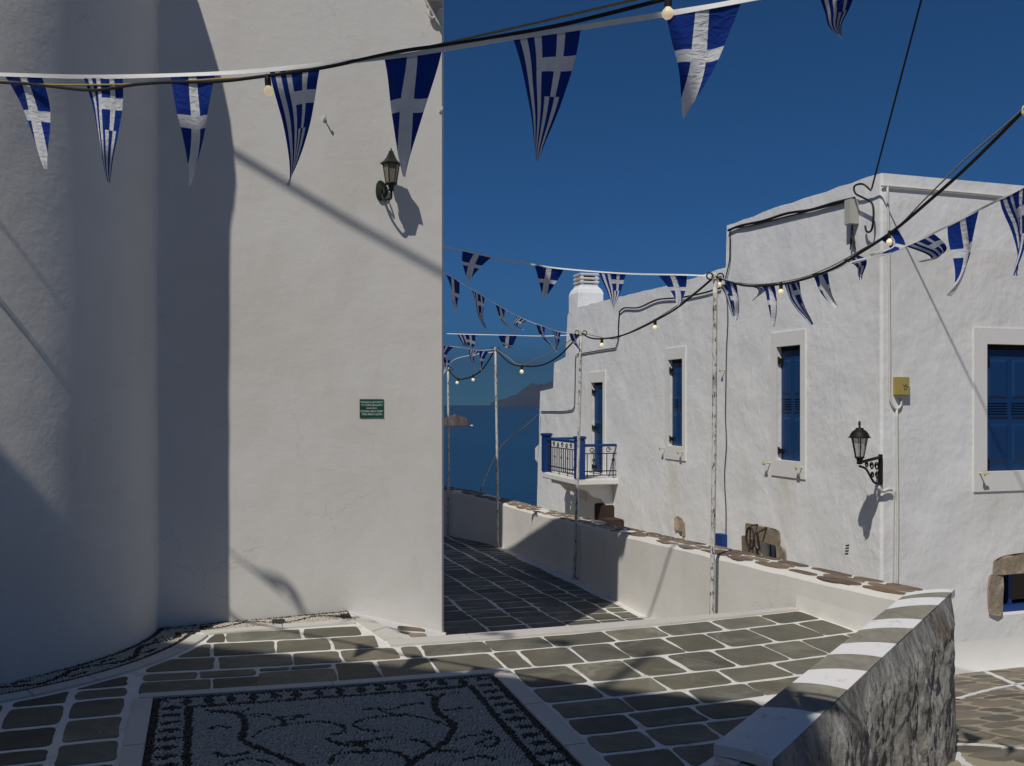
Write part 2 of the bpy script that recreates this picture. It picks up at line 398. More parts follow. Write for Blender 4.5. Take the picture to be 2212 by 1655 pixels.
rows = [[-.49,-.082,.368,.659,1.039,1.174,1.617,2.039,2.497,2.902,3.344,3.80,4.3],
        [.593,.852,1.183,1.582,1.766,2.106,2.413,2.805,3.128,3.49,3.913,4.3],
        [1.60,1.966,2.319,2.614,2.964,3.345,3.66,4.05,4.3],
        [1.60,1.958,2.343,2.768,3.178,3.6],[1.60,2.017,2.408,2.80,3.2],[1.60,1.939,2.314,2.70],
        [1.60,1.91,2.253,2.6],[1.60,1.935,2.3],[1.60,1.80,2.15],[1.60,1.95],[1.60,1.85,2.1],[1.60,2.0],[1.60,1.82,2.1]]
CTOP = lambda x: 5.205+.03*(x-2)**2                          # outer edge of the carpet frame
for i, js in enumerate(rows):
    for a, c_ in zip(js, js[1:]):
        P = cell(a, c_, L[i+1], L[i])
        if i == 1 and a < 1.6:
            P = [(p[0], max(p[1], CTOP(p[0])+.0)) for p in P]
        lay(P)
for js, y0, y1 in (([-.34,-.035,.481,.875], 6.235, 6.525), ([-.55,-.113,.277,.634,.943], 5.90, 6.235)):
    for k, (a, c_) in enumerate(zip(js, js[1:])):
        P = cell(a, c_, y0, y1)
        if k == len(js)-2: P = clip(P, (.86, 6.75), (-.976, -.216))
        lay(P)
for a, c_, y0, y1 in ((-.49,-.185,5.44,5.601),(-.185,.152,5.44,5.601),(.152,.338,5.515,5.601),(.338,.593,5.515,5.601),(.152,.593,5.205,5.515),(-.49,-.111,5.205,5.44),(-.111,.152,5.205,5.44)):
    P = [(p[0], p[1]-.03*(p[0]-2)**2*.12) for p in cell(a, c_, y0, y1)]; lay(P, .03)
tiltY = lambda x: .10*(-.5-x)
colx = [(-.505,-.80),(-.80,-1.10),(-1.10,-1.42),(-1.42,-1.75)]
coly = [[5.98,5.76,5.545,5.35,5.04,4.69,4.39,4.05,3.7,3.4],[5.63,5.32,4.975,4.665,4.48,4.15,3.8,3.5],[5.45,5.15,4.80,4.50,4.2,3.9,3.5],[5.40,5.0,4.6,4.3,3.9,3.5]]
for (xr, xl), ys in zip(colx, coly):
    for a, c_ in zip(ys, ys[1:]):
        sl_ = lambda x, y: x+.06*(y-4.9)*-1
        P = [(sl_(xl, c_)+rng.uniform(-.01,.01), c_), (sl_(xr, c_)+rng.uniform(-.01,.01), c_), (sl_(xr, a), a), (sl_(xl, a), a)]
        lay(P, .042)
# slab borders
def slab(P, name='border_slab', z=.014, parent=plaza):
    n = len(P); h = Vector((0, 0)); P = poly_inset([Vector(p) for p in P], .0015)
    b = MB(); b.add([(p.x,p.y,-.003) for p in P]+[(p.x,p.y,z) for p in P], [tuple(range(n,2*n))]+[(i,(i+1)%n,(i+1)%n+n,i+n) for i in range(n)])
    return b.build(name, 'border_slab', parent, bevel=.003)
xs = [1.0, 1.55, 2.3, 3.05, 3.7, 4.195]
for a, c_ in zip(xs, xs[1:]):
    slab([(a, bend(5.897, a)), (c_, bend(5.897, c_)), (c_, 6.075+.01*(c_-2)**2), (a, 6.075+.01*(a-2)**2)])
slab([(.985,6.09),(1.12,6.09),(1.06,6.42),(.945,6.33)]); slab([(.945,6.335),(1.06,6.425),(.97,6.74),(.87,6.735)])
for a, c_ in ((-.15,.35),(.352,.866)):
    slab([(a, 6.60+.03*(a+.1)), (c_, 6.60+.03*(c_+.1)), (c_, 6.71+.05*(c_+.1)), (a-.06*(a<0), 6.71+.05*(a+.1))])
A0, A1, NS = R(-15), R(-112), 8
for k in range(NS):
    P = []
    a0, a1 = A0+(A1-A0)*k/NS, A0+(A1-A0)*(k+1)/NS
    pts = [APC+Vector((math.cos(a1+(a0-a1)*q/3), math.sin(a1+(a0-a1)*q/3)))*1.70 for q in range(4)]+[APC+Vector((math.cos(a0+(a1-a0)*q/3), math.sin(a0+(a1-a0)*q/3)))*1.585 for q in range(4)]
    slab(pts)
CX0, CX1, CB = -.375, 1.475, 3.05
ct = lambda x: 5.12+.03*(x-2)**2*.75+.01
for a, c_ in ((CX0-.10, .55), (.55, CX1+.115)):
    slab([(a, ct(a)), (c_, ct(c_)), (c_, ct(c_)+.085), (a, ct(a)+.085)])
ys = [5.12, 4.55, 3.95, 3.4, 2.9]
for a, c_ in zip(ys, ys[1:]):
    slab([(CX1, c_), (CX1+.115, c_), (CX1+.115, min(a, ct(1.5))), (CX1, min(a, ct(1.5)))])
    t0, t1 = (ct(-.4) if a == 5.12 else a), c_
    sh = lambda y: -.028*(y-4.3)
    slab([(CX0-.10+sh(t1), t1), (CX0+sh(t1), t1), (CX0+sh(t0), t0), (CX0-.10+sh(t0), t0)])

# ------------------------------------------------------------------ pebble mosaics (far too many pebbles to count)
def pebbles(name, pts, mat, parent, size=.0089, h=.010, z0=.002, seed=1):
    r_ = np.random.default_rng(seed); n = len(pts); pts = np.array(pts)
    k = 7; a = np.arange(k)*2*np.pi/k
    prof = [(1.0, 0.0), (.93, .55), (.55, .93)]
    U = np.concatenate([np.stack([q*np.cos(a), q*np.sin(a), np.full(k, z)], 1) for q, z in prof]+[np.array([[0, 0, 1.0]])])
    ang = r_.uniform(0, np.pi, n); el = r_.uniform(.72, 1.0, n); sc = size*r_.uniform(.85, 1.15, n); hh = h*r_.uniform(.6, 1.3, n)
    X = U[None,:,0]*sc[:,None]; Y = U[None,:,1]*(sc*el)[:,None]
    ca, sa = np.cos(ang)[:,None], np.sin(ang)[:,None]
    V = np.stack([X*ca-Y*sa+pts[:,0,None], X*sa+Y*ca+pts[:,1,None], U[None,:,2]*hh[:,None]+z0], 2).reshape(-1, 3)
    m = 3*k+1; F = []
    base = [(i*k+j, i*k+(j+1)%k, (i+1)*k+(j+1)%k, (i+1)*k+j) for i in (0,1) for j in range(k)]
    tri = [(2*k+j, 2*k+(j+1)%k, 3*k) for j in range(k)]
    nq, ntr = len(base), len(tri)
    off = (np.arange(n)*m)
    Q = (np.array(base)[None]+off[:,None,None]).reshape(-1, 4); T = (np.array(tri)[None]+off[:,None,None]).reshape(-1, 3)
    me = bpy.data.meshes.new(name)
    me.vertices.add(len(V)); me.vertices.foreach_set('co', V.ravel())
    loops = np.concatenate([Q.ravel(), T.ravel()]); me.loops.add(len(loops)); me.loops.foreach_set('vertex_index', loops.astype(np.int32))
    st = np.concatenate([np.arange(len(Q))*4, len(Q)*4+np.arange(len(T))*3]); me.polygons.add(len(st)); me.polygons.foreach_set('loop_start', st.astype(np.int32))
    me.polygons.foreach_set('use_smooth', np.ones(len(st), bool)); me.update(); me.validate(); me.materials.append(M[mat])
    o = link(name, me, parent); o['kind'] = 'stuff'; return o
def segd(p, a, b):
    ab = b-a; t = max(0, min(1, (p-a).dot(ab)/max(ab.length_squared, 1e-9))); return (p-a-ab*t).length
carpet = tag(empty('pebble_carpet', (.55, 4.2, 0)), 'rectangular black and white pebble mosaic panel set in the paving', 'mosaic')
b = MB(); b.add([(CX0-.04,CB,.0025),(CX1,CB,.0025),(CX1,5.15,.0025),(CX0-.04,5.3,.0025)], [(0,1,2,3)]); b.build('mortar_bed', 'mortar_dark', carpet)
def mo(x, y): return onZ((300+x/2.212)/1.00588, (1400+y/2.212)/1.00588, 0).xy
ST = [([(330,325),(380,330),(440,335),(490,345),(515,385),(510,430),(500,465),(560,500),(640,530),(720,565),(800,600),(900,640)],.019),
 ([(490,345),(530,315)],.008),([(345,412),(390,400),(440,408)],.013),
 ([(1400,250),(1430,265),(1425,300),(1450,345),(1500,375),(1515,410),(1490,460),(1430,510),(1370,540),(1320,575),(1250,630)],.019),
 ([(1440,262),(1480,245),(1540,240)],.010),([(1480,325),(1530,318),(1600,312)],.013),([(1520,465),(1600,445),(1690,435)],.010),([(1660,420),(1690,432)],.014),
 ([(1625,490),(1660,470),(1710,455),(1732,475),(1700,497),(1640,497)],.010),
 ([(540,345),(600,343),(680,356),(760,352),(825,343)],.010),([(560,352),(640,366),(720,368),(790,356)],.009),([(680,358),(700,378),(702,398)],.011),
 ([(540,455),(600,420),(690,395),(830,380),(930,385),(990,405),(985,430),(940,442)],.010),
 ([(1150,425),(1080,415),(1035,400),(1050,380),(1120,360),(1220,350),(1320,352),(1420,375),(1490,400)],.010),
 ([(1090,320),(1150,315),(1220,320),(1280,300),(1370,290)],.012),([(1160,325),(1230,346),(1290,342)],.013),
 ([(910,465),(980,490),(1060,490),(1130,470),(1220,455)],.013),([(1000,478),(1090,472),(1160,462)],.011),([(1050,480),(1090,510),(1100,535)],.012),
 ([(920,580),(950,540),(1010,525),(1080,530)],.013),([(1110,520),(1200,520),(1270,540),(1310,575)],.013),([(1320,465),(1380,480),(1420,510),(1480,520),(1550,522)],.015),
 ([(380,530),(410,545),(470,540),(530,530)],.014),([(415,590),(470,570),(560,560),(640,580)],.010),([(1580,560),(1640,545),(1720,560)],.012)]
strokes = [([mo(*p) for p in P], w_) for P, w_ in ST]
strokes = [([p.copy() for p in catmull([q.to_3d() for q in P], 4)], w_) for P, w_ in strokes]
r2 = random.Random(9); wh, bl = [], []
pit = .0180; yy = CB
while yy < 5.32:
    xx = CX0-.05+(.5*pit if int(yy/pit) % 2 else 0)
    while xx < CX1-.008:
        p = Vector((xx+r2.uniform(-.003,.003), yy+r2.uniform(-.003,.003)))
        lx = p.x-(CX0-.028*(p.y-4.3)); rx = CX1-p.x; ty = ct(p.x)-p.y
        if lx > .008 and rx > .008 and ty > .008:
            d = min(lx, rx, ty); along = p.x if ty == d else p.y
            if d < .040: dark = True
            elif d < .165:
                ph = (along/.115) % 1.0; wv = abs(ph-.5)*2; e = (d-.040)/.125
                dark = wv > .42+.5*abs(e-.5)*2*.9 if d < .15 else False
            elif d < .205: dark = True
            else:
                q = p.to_3d(); dark = False
                for P, w_ in strokes:
                    if abs(P[0].x-q.x) > 1.3: continue
                    for a, c_ in zip(P, P[1:]):
                        if abs(a.x-q.x) < .12 and abs(a.y-q.y) < .14 and segd(q, a, c_) < w_: dark = True; break
                    if dark: break
            (bl if dark else wh).append((p.x, p.y))
        xx += pit
    yy += pit*.9
pebbles('white_pebbles', wh, 'pebble_white', carpet, seed=2); pebbles('black_pebbles', bl, 'pebble_black', carpet, seed=3)
strip = tag(empty('pebble_strip', (-.5, 6.3, 0)), 'narrow curved pebble mosaic band along the foot of the rounded wall', 'mosaic')
b = MB(); n = 24; V = []
for k in range(n+1):
    a = A0+R(10)+(A1-A0-R(10))*k/n
    for q in (1.28, 1.59): p = APC+Vector((math.cos(a), math.sin(a)))*q; V.append((p.x, p.y, .0025))
b.add(V, [(2*k, 2*k+1, 2*k+3, 2*k+2) for k in range(n)])
b.add([(-.60,6.70,.0035),(.86,6.74,.0035),(.86,7.1,.0035),(-.60,7.0,.0035)], [(0,1,2,3)]); b.build('mortar_bed', 'mortar_dark', strip)
wh, bl = [], []
rr = APR+.016; i = 0
while rr < 1.575:
    aa = 0; nn = int(abs(A1-A0-R(10))*rr/pit)
    for k in range(nn):
        a = A0+R(8)+(A1-A0-R(8))*(k+.5*(i % 2))/nn; p = APC+Vector((math.cos(a), math.sin(a)))*(rr+r2.uniform(-.002,.002))
        if p.y > 6.72: continue
        t = (rr-APR)/.27; s_ = a*1.45
        wave = .5+.22*math.sin(s_*2*math.pi/.55)
        leaf = abs(t-(.5-.2*math.sin(s_*2*math.pi/.55+.8))) < .06 and math.sin(s_*2*math.pi/.275) > .2
        (bl if t < .17 or t > .90 or abs(t-wave) < .085 or leaf else wh).append((p.x, p.y))
    rr += pit*.92; i += 1
yy = 6.725; i = 0
while yy < 7.1:
    xx = -.58+(.5*pit if i % 2 else 0)
    while xx < .85:
        wd = fac_y(xx)-.01; e = (yy-(6.715+.03*xx))/(wd-6.715-.03*xx)
        p = (xx+r2.uniform(-.002,.002), yy+r2.uniform(-.002,.002)); d = (Vector(p)-APC).length
        if 0 < e < 1 and d > APR+.01 and not (d < 1.575 and p[1] <= 6.72):
            wave = .5+.22*math.sin(xx*2*math.pi/.5); blob = abs((xx % .5)-.33) < .045 and abs(e-.45) < .3
            (bl if e < .1 or e > .88 or abs(e-wave) < .07 or blob or (d < 1.345) else wh).append(p)
        xx += pit
    yy += pit*.92; i += 1
pebbles('white_pebbles', wh, 'pebble_white', strip, seed=5); pebbles('black_pebbles', bl, 'pebble_black', strip, seed=6)

# ------------------------------------------------------------------ lower path, sloping whitewashed apron, street
def path_z(x, y): return -.60-.035*(y-6)
b = MB(); V = []
for y in (5.9, 8, 10, 12, 14, 16, 18, 20, 24):
    for x in (1.2, 2.5, 3.6, 4.75): V.append((x, y, path_z(x, y)))
b.add(V, [(r_*4+k, r_*4+k+1, r_*4+k+5, r_*4+k+4) for r_ in range(8) for k in range(3)])
path = tag(b.build('path', 'joint_paint'), kind='structure')
rp = random.Random(12); far = MB(); xs = [1.64, 2.05, 2.5, 2.93, 3.33, 3.72, 4.02, 4.24]
for k, (a, c_) in enumerate(zip(xs, xs[1:])):
    y = 6.15+rp.uniform(-.1, .1); jl = jr = 0
    while y < 19:
        ln = rp.uniform(.19, .36)*(1 if rp.random() < .8 else 1.4)
        wv = lambda yy_: .012*math.sin(yy_*1.3)+.016*math.sin(yy_*4.1+k)
        x1 = c_+(.1*(y-9)*.35 if k == 6 and y > 9 else 0); x1 = min(x1, 4.47)
        P = [(a+wv(y), y), (x1+wv(y), y+rp.uniform(-.02,.02)), (x1+wv(y+ln), y+ln+rp.uniform(-.02,.02)), (a+wv(y+ln), y+ln)]
        if y < 13.2: put_stone(P, .030, .0025, path_z, rp, 'slate_path', path, cham=.001, tilt=.0)
        else:
            g_ = stone_geo(P, .045, .002, path_z, rp, cham=.001, tilt=.0)
            if g_: far.add(*g_)
        y += ln
tag(far.build('far_paving_stones', 'slate_path', path), kind='stuff')
b = MB()
Aq, Bq, Cq, Dq = (.85,7.06,.004), (1.10,6.08,.004), (1.40,6.08,.004), (1.66,7.16,-.25)
b.add([Aq,Bq,Cq,Dq,(1.40,6.08,-.8),(1.66,7.16,-.8)], [(0,1,3),(1,2,3),(2,4,5,3)])
tag(b.build('whitewashed_apron', 'trim_white'), kind='structure')
apron = bpy.data.objects['whitewashed_apron']
ap_z = lambda x, y: .004-.254*max(0, min(1, (x-1.0)/.6))*max(0, (y-6.08)/1.05)
put_stone([(1.14,6.42),(1.36,6.45),(1.34,6.60),(1.14,6.56)], .02, .012, ap_z, rng, 'window_stone', apron)
put_stone([(1.17,6.14),(1.30,6.14),(1.30,6.24),(1.17,6.26)], .02, .012, ap_z, rng, 'window_stone', apron)

def street_z(x, y): return -.77-.205*(min(y, 9.5)-4.9)
b = MB(); V = []
ysn = (-6, 0, 3, 4.5, 6, 7.5, 9.5, 14, 26)
for y in ysn:
    for x in (2.0, 4.5, 7.2, 16): V.append((x, y, street_z(x, y)))
b.add(V, [(r_*4+k, r_*4+k+1, r_*4+k+5, r_*4+k+4) for r_ in range(len(ysn)-1) for k in range(3)])
street = tag(b.build('street', 'street_mortar'), kind='structure')
rs = random.Random(5); y = 3.6; i = 0
while y < 8.3:
    dy = rs.uniform(.20, .32); x = 4.72+rs.uniform(0, .2)
    while x < 9.0:
        dx = rs.uniform(.26, .55); j = lambda: rs.uniform(-.05, .05)
        put_stone([(x+j(), y+j()), (x+dx*.5, y-.03+j()), (x+dx+j()*.3, y+j()), (x+dx+j()*.3, y+dy+j()*.5), (x+dx*.5, y+dy+.03), (x+j(), y+dy+j()*.5)], .06, .003, street_z, rs, 'street_stone', street, cut=.07, wob=.02, cham=.002, tilt=.001)
        x += dx
    y += dy
def onS(u, v):
    r_ = ray(u, v); t = (-.77+.205*4.9-EYE)/(r_.z+.205*r_.y); return at(u, v, t)
for pts, wd in (([(2066,1512),(2110,1499),(2160,1487),(2230,1475)],.06),([(2066,1428),(2120,1449),(2160,1466),(2200,1484),(2240,1506)],.05),([(2066,1610),(2120,1611),(2200,1618),(2260,1623)],.04),([(2064,1628),(2078,1648),(2110,1662),(2200,1672)],.05)):
    b = MB(); C = catmull([onS(*p) for p in pts], 5); V = []
    for k, p in enumerate(C):
        t = (C[min(k+1, len(C)-1)]-C[max(k-1, 0)]).normalized(); s_ = Vector((-t.y, t.x, 0)).normalized()*wd*.5*(1+.25*math.sin(k*2.1))
        for q in (p+s_, p-s_): V.append((q.x, q.y, street_z(q.x, q.y)+.012))
    V += [(x, y, z-.022) for x, y, z in V]; n2 = len(C)*2
    b.add(V, [(2*k, 2*k+1, 2*k+3, 2*k+2) for k in range(len(C)-1)]+[(2*k+s, 2*k+2+s, 2*k+2+s+n2, 2*k+s+n2) for k in range(len(C)-1) for s in (0,1)])
    b.build('painted_edge_line', 'trim_white', street)

# ------------------------------------------------------------------ parapet wall along the path
wall = tag(empty('path_wall', (4.4, 6, 0)), 'long low white parapet wall capped with flat brown stones along the path', 'wall')
WI = [(4.215,4.93,.325),(4.20,6.1,.27),(4.20,7.42,.217),(4.37,10.0,.065),(4.55,11.9,-.05),(4.56,13.7,-.12),(4.50,15.5,-.147),(4.0,17.6,-.10),(3.1,19.6,-.12),(1.5,21.5,-.15)]
WC = catmull(WI, 10); b = MB(); V = []; nsec = 8
def wall_frame(k):
    t = WC[min(k+1, len(WC)-1)]-WC[max(k-1, 0)]; t.z = 0; t.normalize(); return Vector((t.y, -t.x, 0))
for k, p in enumerate(WC):
    o_ = wall_frame(k); wb = path_z(p.x, p.y)-.1 if p.y > 6.1 else -.05; jz = .008*noise.noise((p.x*3, p.y*3, 1)); wdt = .40
    for off, z in ((0, wb), (0, wb+.06), (.012, p.z-.5*(p.z-wb)), (.015, p.z-.035+jz), (.04, p.z+jz), (wdt-.03, p.z+jz), (wdt, p.z-.03), (wdt, -2.2)):
        q = p+o_*off; V.append((q.x, q.y, z))
b.add(V, [(k*nsec+i, k*nsec+i+1, (k+1)*nsec+i+1, (k+1)*nsec+i) for k in range(len(WC)-1) for i in range(nsec-1)]+[tuple(range(nsec))])
b.build('wall_body', 'plaster', wall, smooth=False)
rw = random.Random(21)
acc = [0.0]
for k in range(1, len(WC)): acc.append(acc[-1]+(WC[k]-WC[k-1]).length)
def wall_pt(s_, off):
    k = 0
    while k < len(acc)-2 and acc[k+1] < s_: k += 1
    t = (s_-acc[k])/(acc[k+1]-acc[k]); p = WC[k].lerp(WC[k+1], t); o_ = wall_frame(k); return p+o_*off, p.z
def cop_z(x, y):
    k = min(range(len(WC)), key=lambda q: (WC[q].x-x)**2+(WC[q].y-y)**2); best = None
    for i in (max(k-1, 0), min(k, len(WC)-2)):
        a, b_ = WC[i], WC[i+1]; d = (b_-a).xy; t = max(0, min(1, (Vector((x, y))-a.xy).dot(d)/d.length_squared)); q = a.lerp(b_, t); e = (q.xy-Vector((x, y))).length
        if best is None or e < best[0]: best = (e, q.z)
    return best[1]
s_ = .06
nlane = 3
for lane in range(nlane):
    s_ = rw.uniform(.02, .25)
    while s_ < acc[-1]-2.5:
        ln = rw.uniform(.24, .55); o0 = .03+lane*.118+rw.uniform(-.01,.015); o1 = o0+.116+rw.uniform(-.015,.012)
        if rw.random() < .88:
            pts = []
            for q, o_ in ((.0,.5),(.10,.08),(.5,-.02),(.9,.08),(1.0,.5),(.90,.93),(.5,1.03),(.10,.92)):
                P, z = wall_pt(s_+ln*q, o0+(o1-o0)*(o_+rw.uniform(-.06,.06))); pts.append((P.x, P.y))
            if area(pts) < 0: pts.reverse()
            put_stone(pts, .012, .007, cop_z, rw, 'coping_stone', wall, 'coping_stone', cut=.02, wob=.006, cham=.004, tilt=.004)
        s_ += ln+rw.uniform(.0, .05)

# ------------------------------------------------------------------ banded parapet on a rough rock base
par = tag(empty('banded_parapet', (3.2, 4.2, 0)), 'parapet top painted in white and grey bands above rough dark rock', 'parapet')
I0, I1 = Vector((4.205, 4.93, .334)), Vector((2.05, 3.59, .085))
O0, O1 = Vector((4.60, 4.93, .334)), Vector((2.20, 3.36, .085))
def tpar(x, y):
    """position along the inner edge seen at this point of the survey crop"""
    r_ = ray((1600+x/3.54)/1.00588, (1200+y/3.54)/1.00588); d = I1-I0
    return (I0.x*r_.y-I0.y*r_.x)/(d.y*r_.x-d.x*r_.y)
bt = [0.0]+[tpar(*p) for p in ((1310,400),(1240,465),(1150,535),(1040,625),(945,690),(810,790),(705,875),(555,995),(430,1085),(190,1255))]+[1.0]
bt = sorted(bt)
for k, (a, c_) in enumerate(zip(bt, bt[1:])):
    skw = [.012*math.sin(3.7*q) for q in range(20)]
    q0, q1, q2, q3 = I0.lerp(I1, a), I0.lerp(I1, c_), O0.lerp(O1, c_+(skw[k+1] if k < len(bt)-2 else 0)), O0.lerp(O1, a+(skw[k] if k else 0))
    b = MB(); dz = Vector((0, 0, .05)); V = []
    ns = 6
    for i in range(ns+1):                                     # slightly crowned across its width
        t = i/ns; cz = Vector((0, 0, .010*(1-(2*t-1)**2)))
        V += [q0.lerp(q3, t)+cz, q1.lerp(q2, t)+cz]
    n = len(V); V += [v-dz for v in V]
    F = [(2*i, 2*i+1, 2*i+3, 2*i+2) for i in range(ns)]+[(0, n, n+1, 1), (n-2, n-1, 2*n-1, 2*n-2)]
    F += [(2*i, 2*i+2, 2*i+2+n, 2*i+n) for i in range(ns)]+[(2*i+1, 2*i+1+n, 2*i+3+n, 2*i+3) for i in range(ns)]
    b.add(V, F); b.build('painted_band', 'band_white' if k % 2 == 0 else 'band_grey', par)
b = MB(); V = []
zz = Vector((0, 0, .05))
ins = Vector((-.12, .10, 0)); q = [I0-zz, I1-zz, O1-zz+ins, O0-zz+ins]
b.add([*q, *[Vector((p.x, p.y, -.6)) for p in q]], [(0,1,2,3),(0,4,5,1),(1,5,6,2),(2,6,7,3)]); b.build('core', 'plaster', par)
# rock face with real relief and two cracks
NU, NVv = 400, 150; V = []
crk = [[(.34,.10),(.36,.35),(.33,.50),(.37,.62),(.41,.70),(.45,.86),(.52,.93),(.60,1.0)],[(.22,.2),(.20,.42),(.24,.6),(.235,.8)],[(.50,.55),(.56,.62),(.62,.80),(.72,.92)],[(.10,.15),(.12,.5),(.09,.9)]]
RT = catmull([(4.61, 6.2, .225), (4.615, 5.4, .26), (4.62, 5.08, .285), (4.60, 4.93, .328)], 8)[:-1]+[O0.lerp(O1, k/40) for k in range(41)]
rl = [0.0]
for k in range(1, len(RT)): rl.append(rl[-1]+(RT[k]-RT[k-1]).length)
lw = 1.28                                                   # length that wraps round the corner
def rock_top(s_):
    k = 0
    while k < len(rl)-2 and rl[k+1] < s_: k += 1
    t = (s_-rl[k])/(rl[k+1]-rl[k]); d = RT[min(k+2, len(RT)-1)]-RT[max(k-1, 0)]; n_ = Vector((-d.y, d.x, 0)).normalized()
    return RT[k].lerp(RT[k+1], t), n_
tt, ss = np.meshgrid((rl[-1]*np.arange(NU+1)/NU-lw)/(rl[-1]-lw)*2.9, np.arange(NVv+1)/NVv*1.45)
DM = np.full(tt.shape, 9.0)
for P in crk:
    for a, c_ in zip(P, P[1:]):
        ax_, ay_, bx_, by_ = a[0]*2.9, a[1]*1.45, c_[0]*2.9, c_[1]*1.45; L2_ = (bx_-ax_)**2+(by_-ay_)**2
        q = np.clip(((tt-ax_)*(bx_-ax_)+(ss-ay_)*(by_-ay_))/L2_, 0, 1); DM = np.minimum(DM, np.hypot(tt-ax_-q*(bx_-ax_), ss-ay_-q*(by_-ay_)))
tops = [rock_top(rl[-1]*i/NU) for i in range(NU+1)]
for j in range(NVv+1):
    for i in range(NU+1):
        s_ = j/NVv; top, nrm_ = tops[i]
        p = Vector((top.x, top.y, top.z-.004-s_*1.5))
        nv = Vector((p.x*2.6, p.y*2.6, p.z*.9))
        h = .05*noise.fractal(nv, 1.0, 2.1, 5)+.022*noise.ridged_multi_fractal(nv*2.2, .9, 2.0, 4, 1.0, 2.0)+.012+.035*s_
        h += .014*noise.fractal(Vector((p.x*13, p.y*13, p.z*4)), .7, 2.3, 5)+.010*noise.noise(Vector((p.x*40, p.y*40, p.z*15)))
        h -= .045*math.exp(-(DM[j, i]/.014)**2)
        h = (max(h, -.02)*min(1, .1+s_*9)+.012*min(1, s_*14))*(1 if rl[-1]*i/NU > lw+.25 else .35+.65*max(0, (rl[-1]*i/NU-lw)/.25))
        V.append(p+nrm_*h)
b = MB(); b.add(V, [(j*(NU+1)+i, j*(NU+1)+i+1, (j+1)*(NU+1)+i+1, (j+1)*(NU+1)+i) for j in range(NVv) for i in range(NU)])
b.build('rock_face', 'rock_face', par)
b = MB(); q = [I1, O1]; b.add([I1+Vector((0,0,-.052)), O1+Vector((0,0,-.052)), (2.19,3.33,-.6), (2.03,3.56,-.6)], [(0,1,2,3)]); b.build('end_face', 'plaster', par)

# ------------------------------------------------------------------ church apse and nave (left), tall white building, building across the square
church = tag(empty('church', (APC.x, APC.y, 0)), 'rounded white apse wall of a church with pebble band at its foot', 'church')
b = MB(); V = []; na, nz = 72, 30; H0 = 4.62
for j in range(nz+1):
    z = -.3+(H0+.3)*j/nz
    for k in range(na):
        a = 2*math.pi*k/na; d = Vector((math.cos(a), math.sin(a), 0))
        xx_ = min(max(0, (2*math.pi-a)-.70), 1.4) if a > math.pi else 0
        r_ = APR+.225*xx_**2+.012*noise.noise(Vector((d.x*2.0, d.y*2.0, z*.7)))+.006*noise.noise(Vector((d.x*6, d.y*6, z*2.2)))
        V.append((APC.x+d.x*r_, APC.y+d.y*r_, z))
b.add(V, [(j*na+k, j*na+(k+1)%na, (j+1)*na+(k+1)%na, (j+1)*na+k) for j in range(nz) for k in range(na)])
b.build('apse_wall', 'plaster', church, smooth=True)
b = MB(); prof = [(APR, H0-.25), (APR+.015, H0-.1), (APR+.03, H0+.10)]+[((APR+.035)*math.cos(a), H0+.13+(APR+.035)*math.sin(a)) for a in [R(q) for q in range(0, 90, 9)]]+[(.02, H0+.13+APR+.035)]
b.lathe((APC.x, APC.y, 0), prof, 48); b.build('dome', 'plaster', church, smooth=True)
b = MB(); b.box((-7.0, 6.0, -.5), (-2.35, 11.2, 7.1)); b.build('nave_wall', 'plaster', church)

tall = tag(empty('tall_building', (.6, 9, 0)), 'tall plain white plastered building with a green notice and a wall lantern', 'building')
FX1 = 1.635
b = MB(); zt = lambda y: 5.0+.37*(9.9-y)
cs = [(FX1, fac_y(FX1)), (FX1, 9.9), (FX1, 12.25)]; V = []
nx, nzf = 2, 2
prof = [(fac_y(FX1), zt(7.1)), (12.25, zt(12.25))]
rr_ = .02
F0, F1 = (-2.3, fac_y(-2.3)), (FX1-rr_, fac_y(FX1-rr_))
b.add([(F0[0],F0[1],-1),(F1[0],F1[1],-1),(F1[0],F1[1],zt(7.1)),(F0[0],F0[1],zt(7.1)),
       (FX1,F1[1]+rr_,-1),(FX1,F1[1]+rr_,zt(7.1)-.01),(FX1,12.25,-1.4),(FX1,12.25,zt(12.25)),(-2.3,12.25,zt(12.25)),(-2.3,12.25,-1)],
      [(0,1,2,3),(1,4,5,2),(4,6,7,5),(3,2,5,7,8),(0,3,8,9),(6,9,8,7)])
b.build('wall', 'plaster', tall)
b = MB(); b.box((-4.5, 12.3, -1.6), (FX1-.02, 21, 5.6)); rear = tag(b.build('rear_house', 'plaster'), 'plain white house standing behind the tall building', 'house')
b = MB(); fp = [(-1.75,-.45),(-5.4,2.22),(-7.2,-.2),(-5.5,-4.5),(-1.95,-4.5),(-2.1,-1.5)]; nF = len(fp)
b.add([(x,y,-.3) for x,y in fp]+[(x,y,8.0) for x,y in fp], [tuple(range(nF,2*nF))]+[(i,(i+1)%nF,(i+1)%nF+nF,i+nF) for i in range(nF)])
square = tag(b.build('shading_house', 'ochre_plaster'), 'tall ochre house on the near side of the square that shades the paving', 'house')

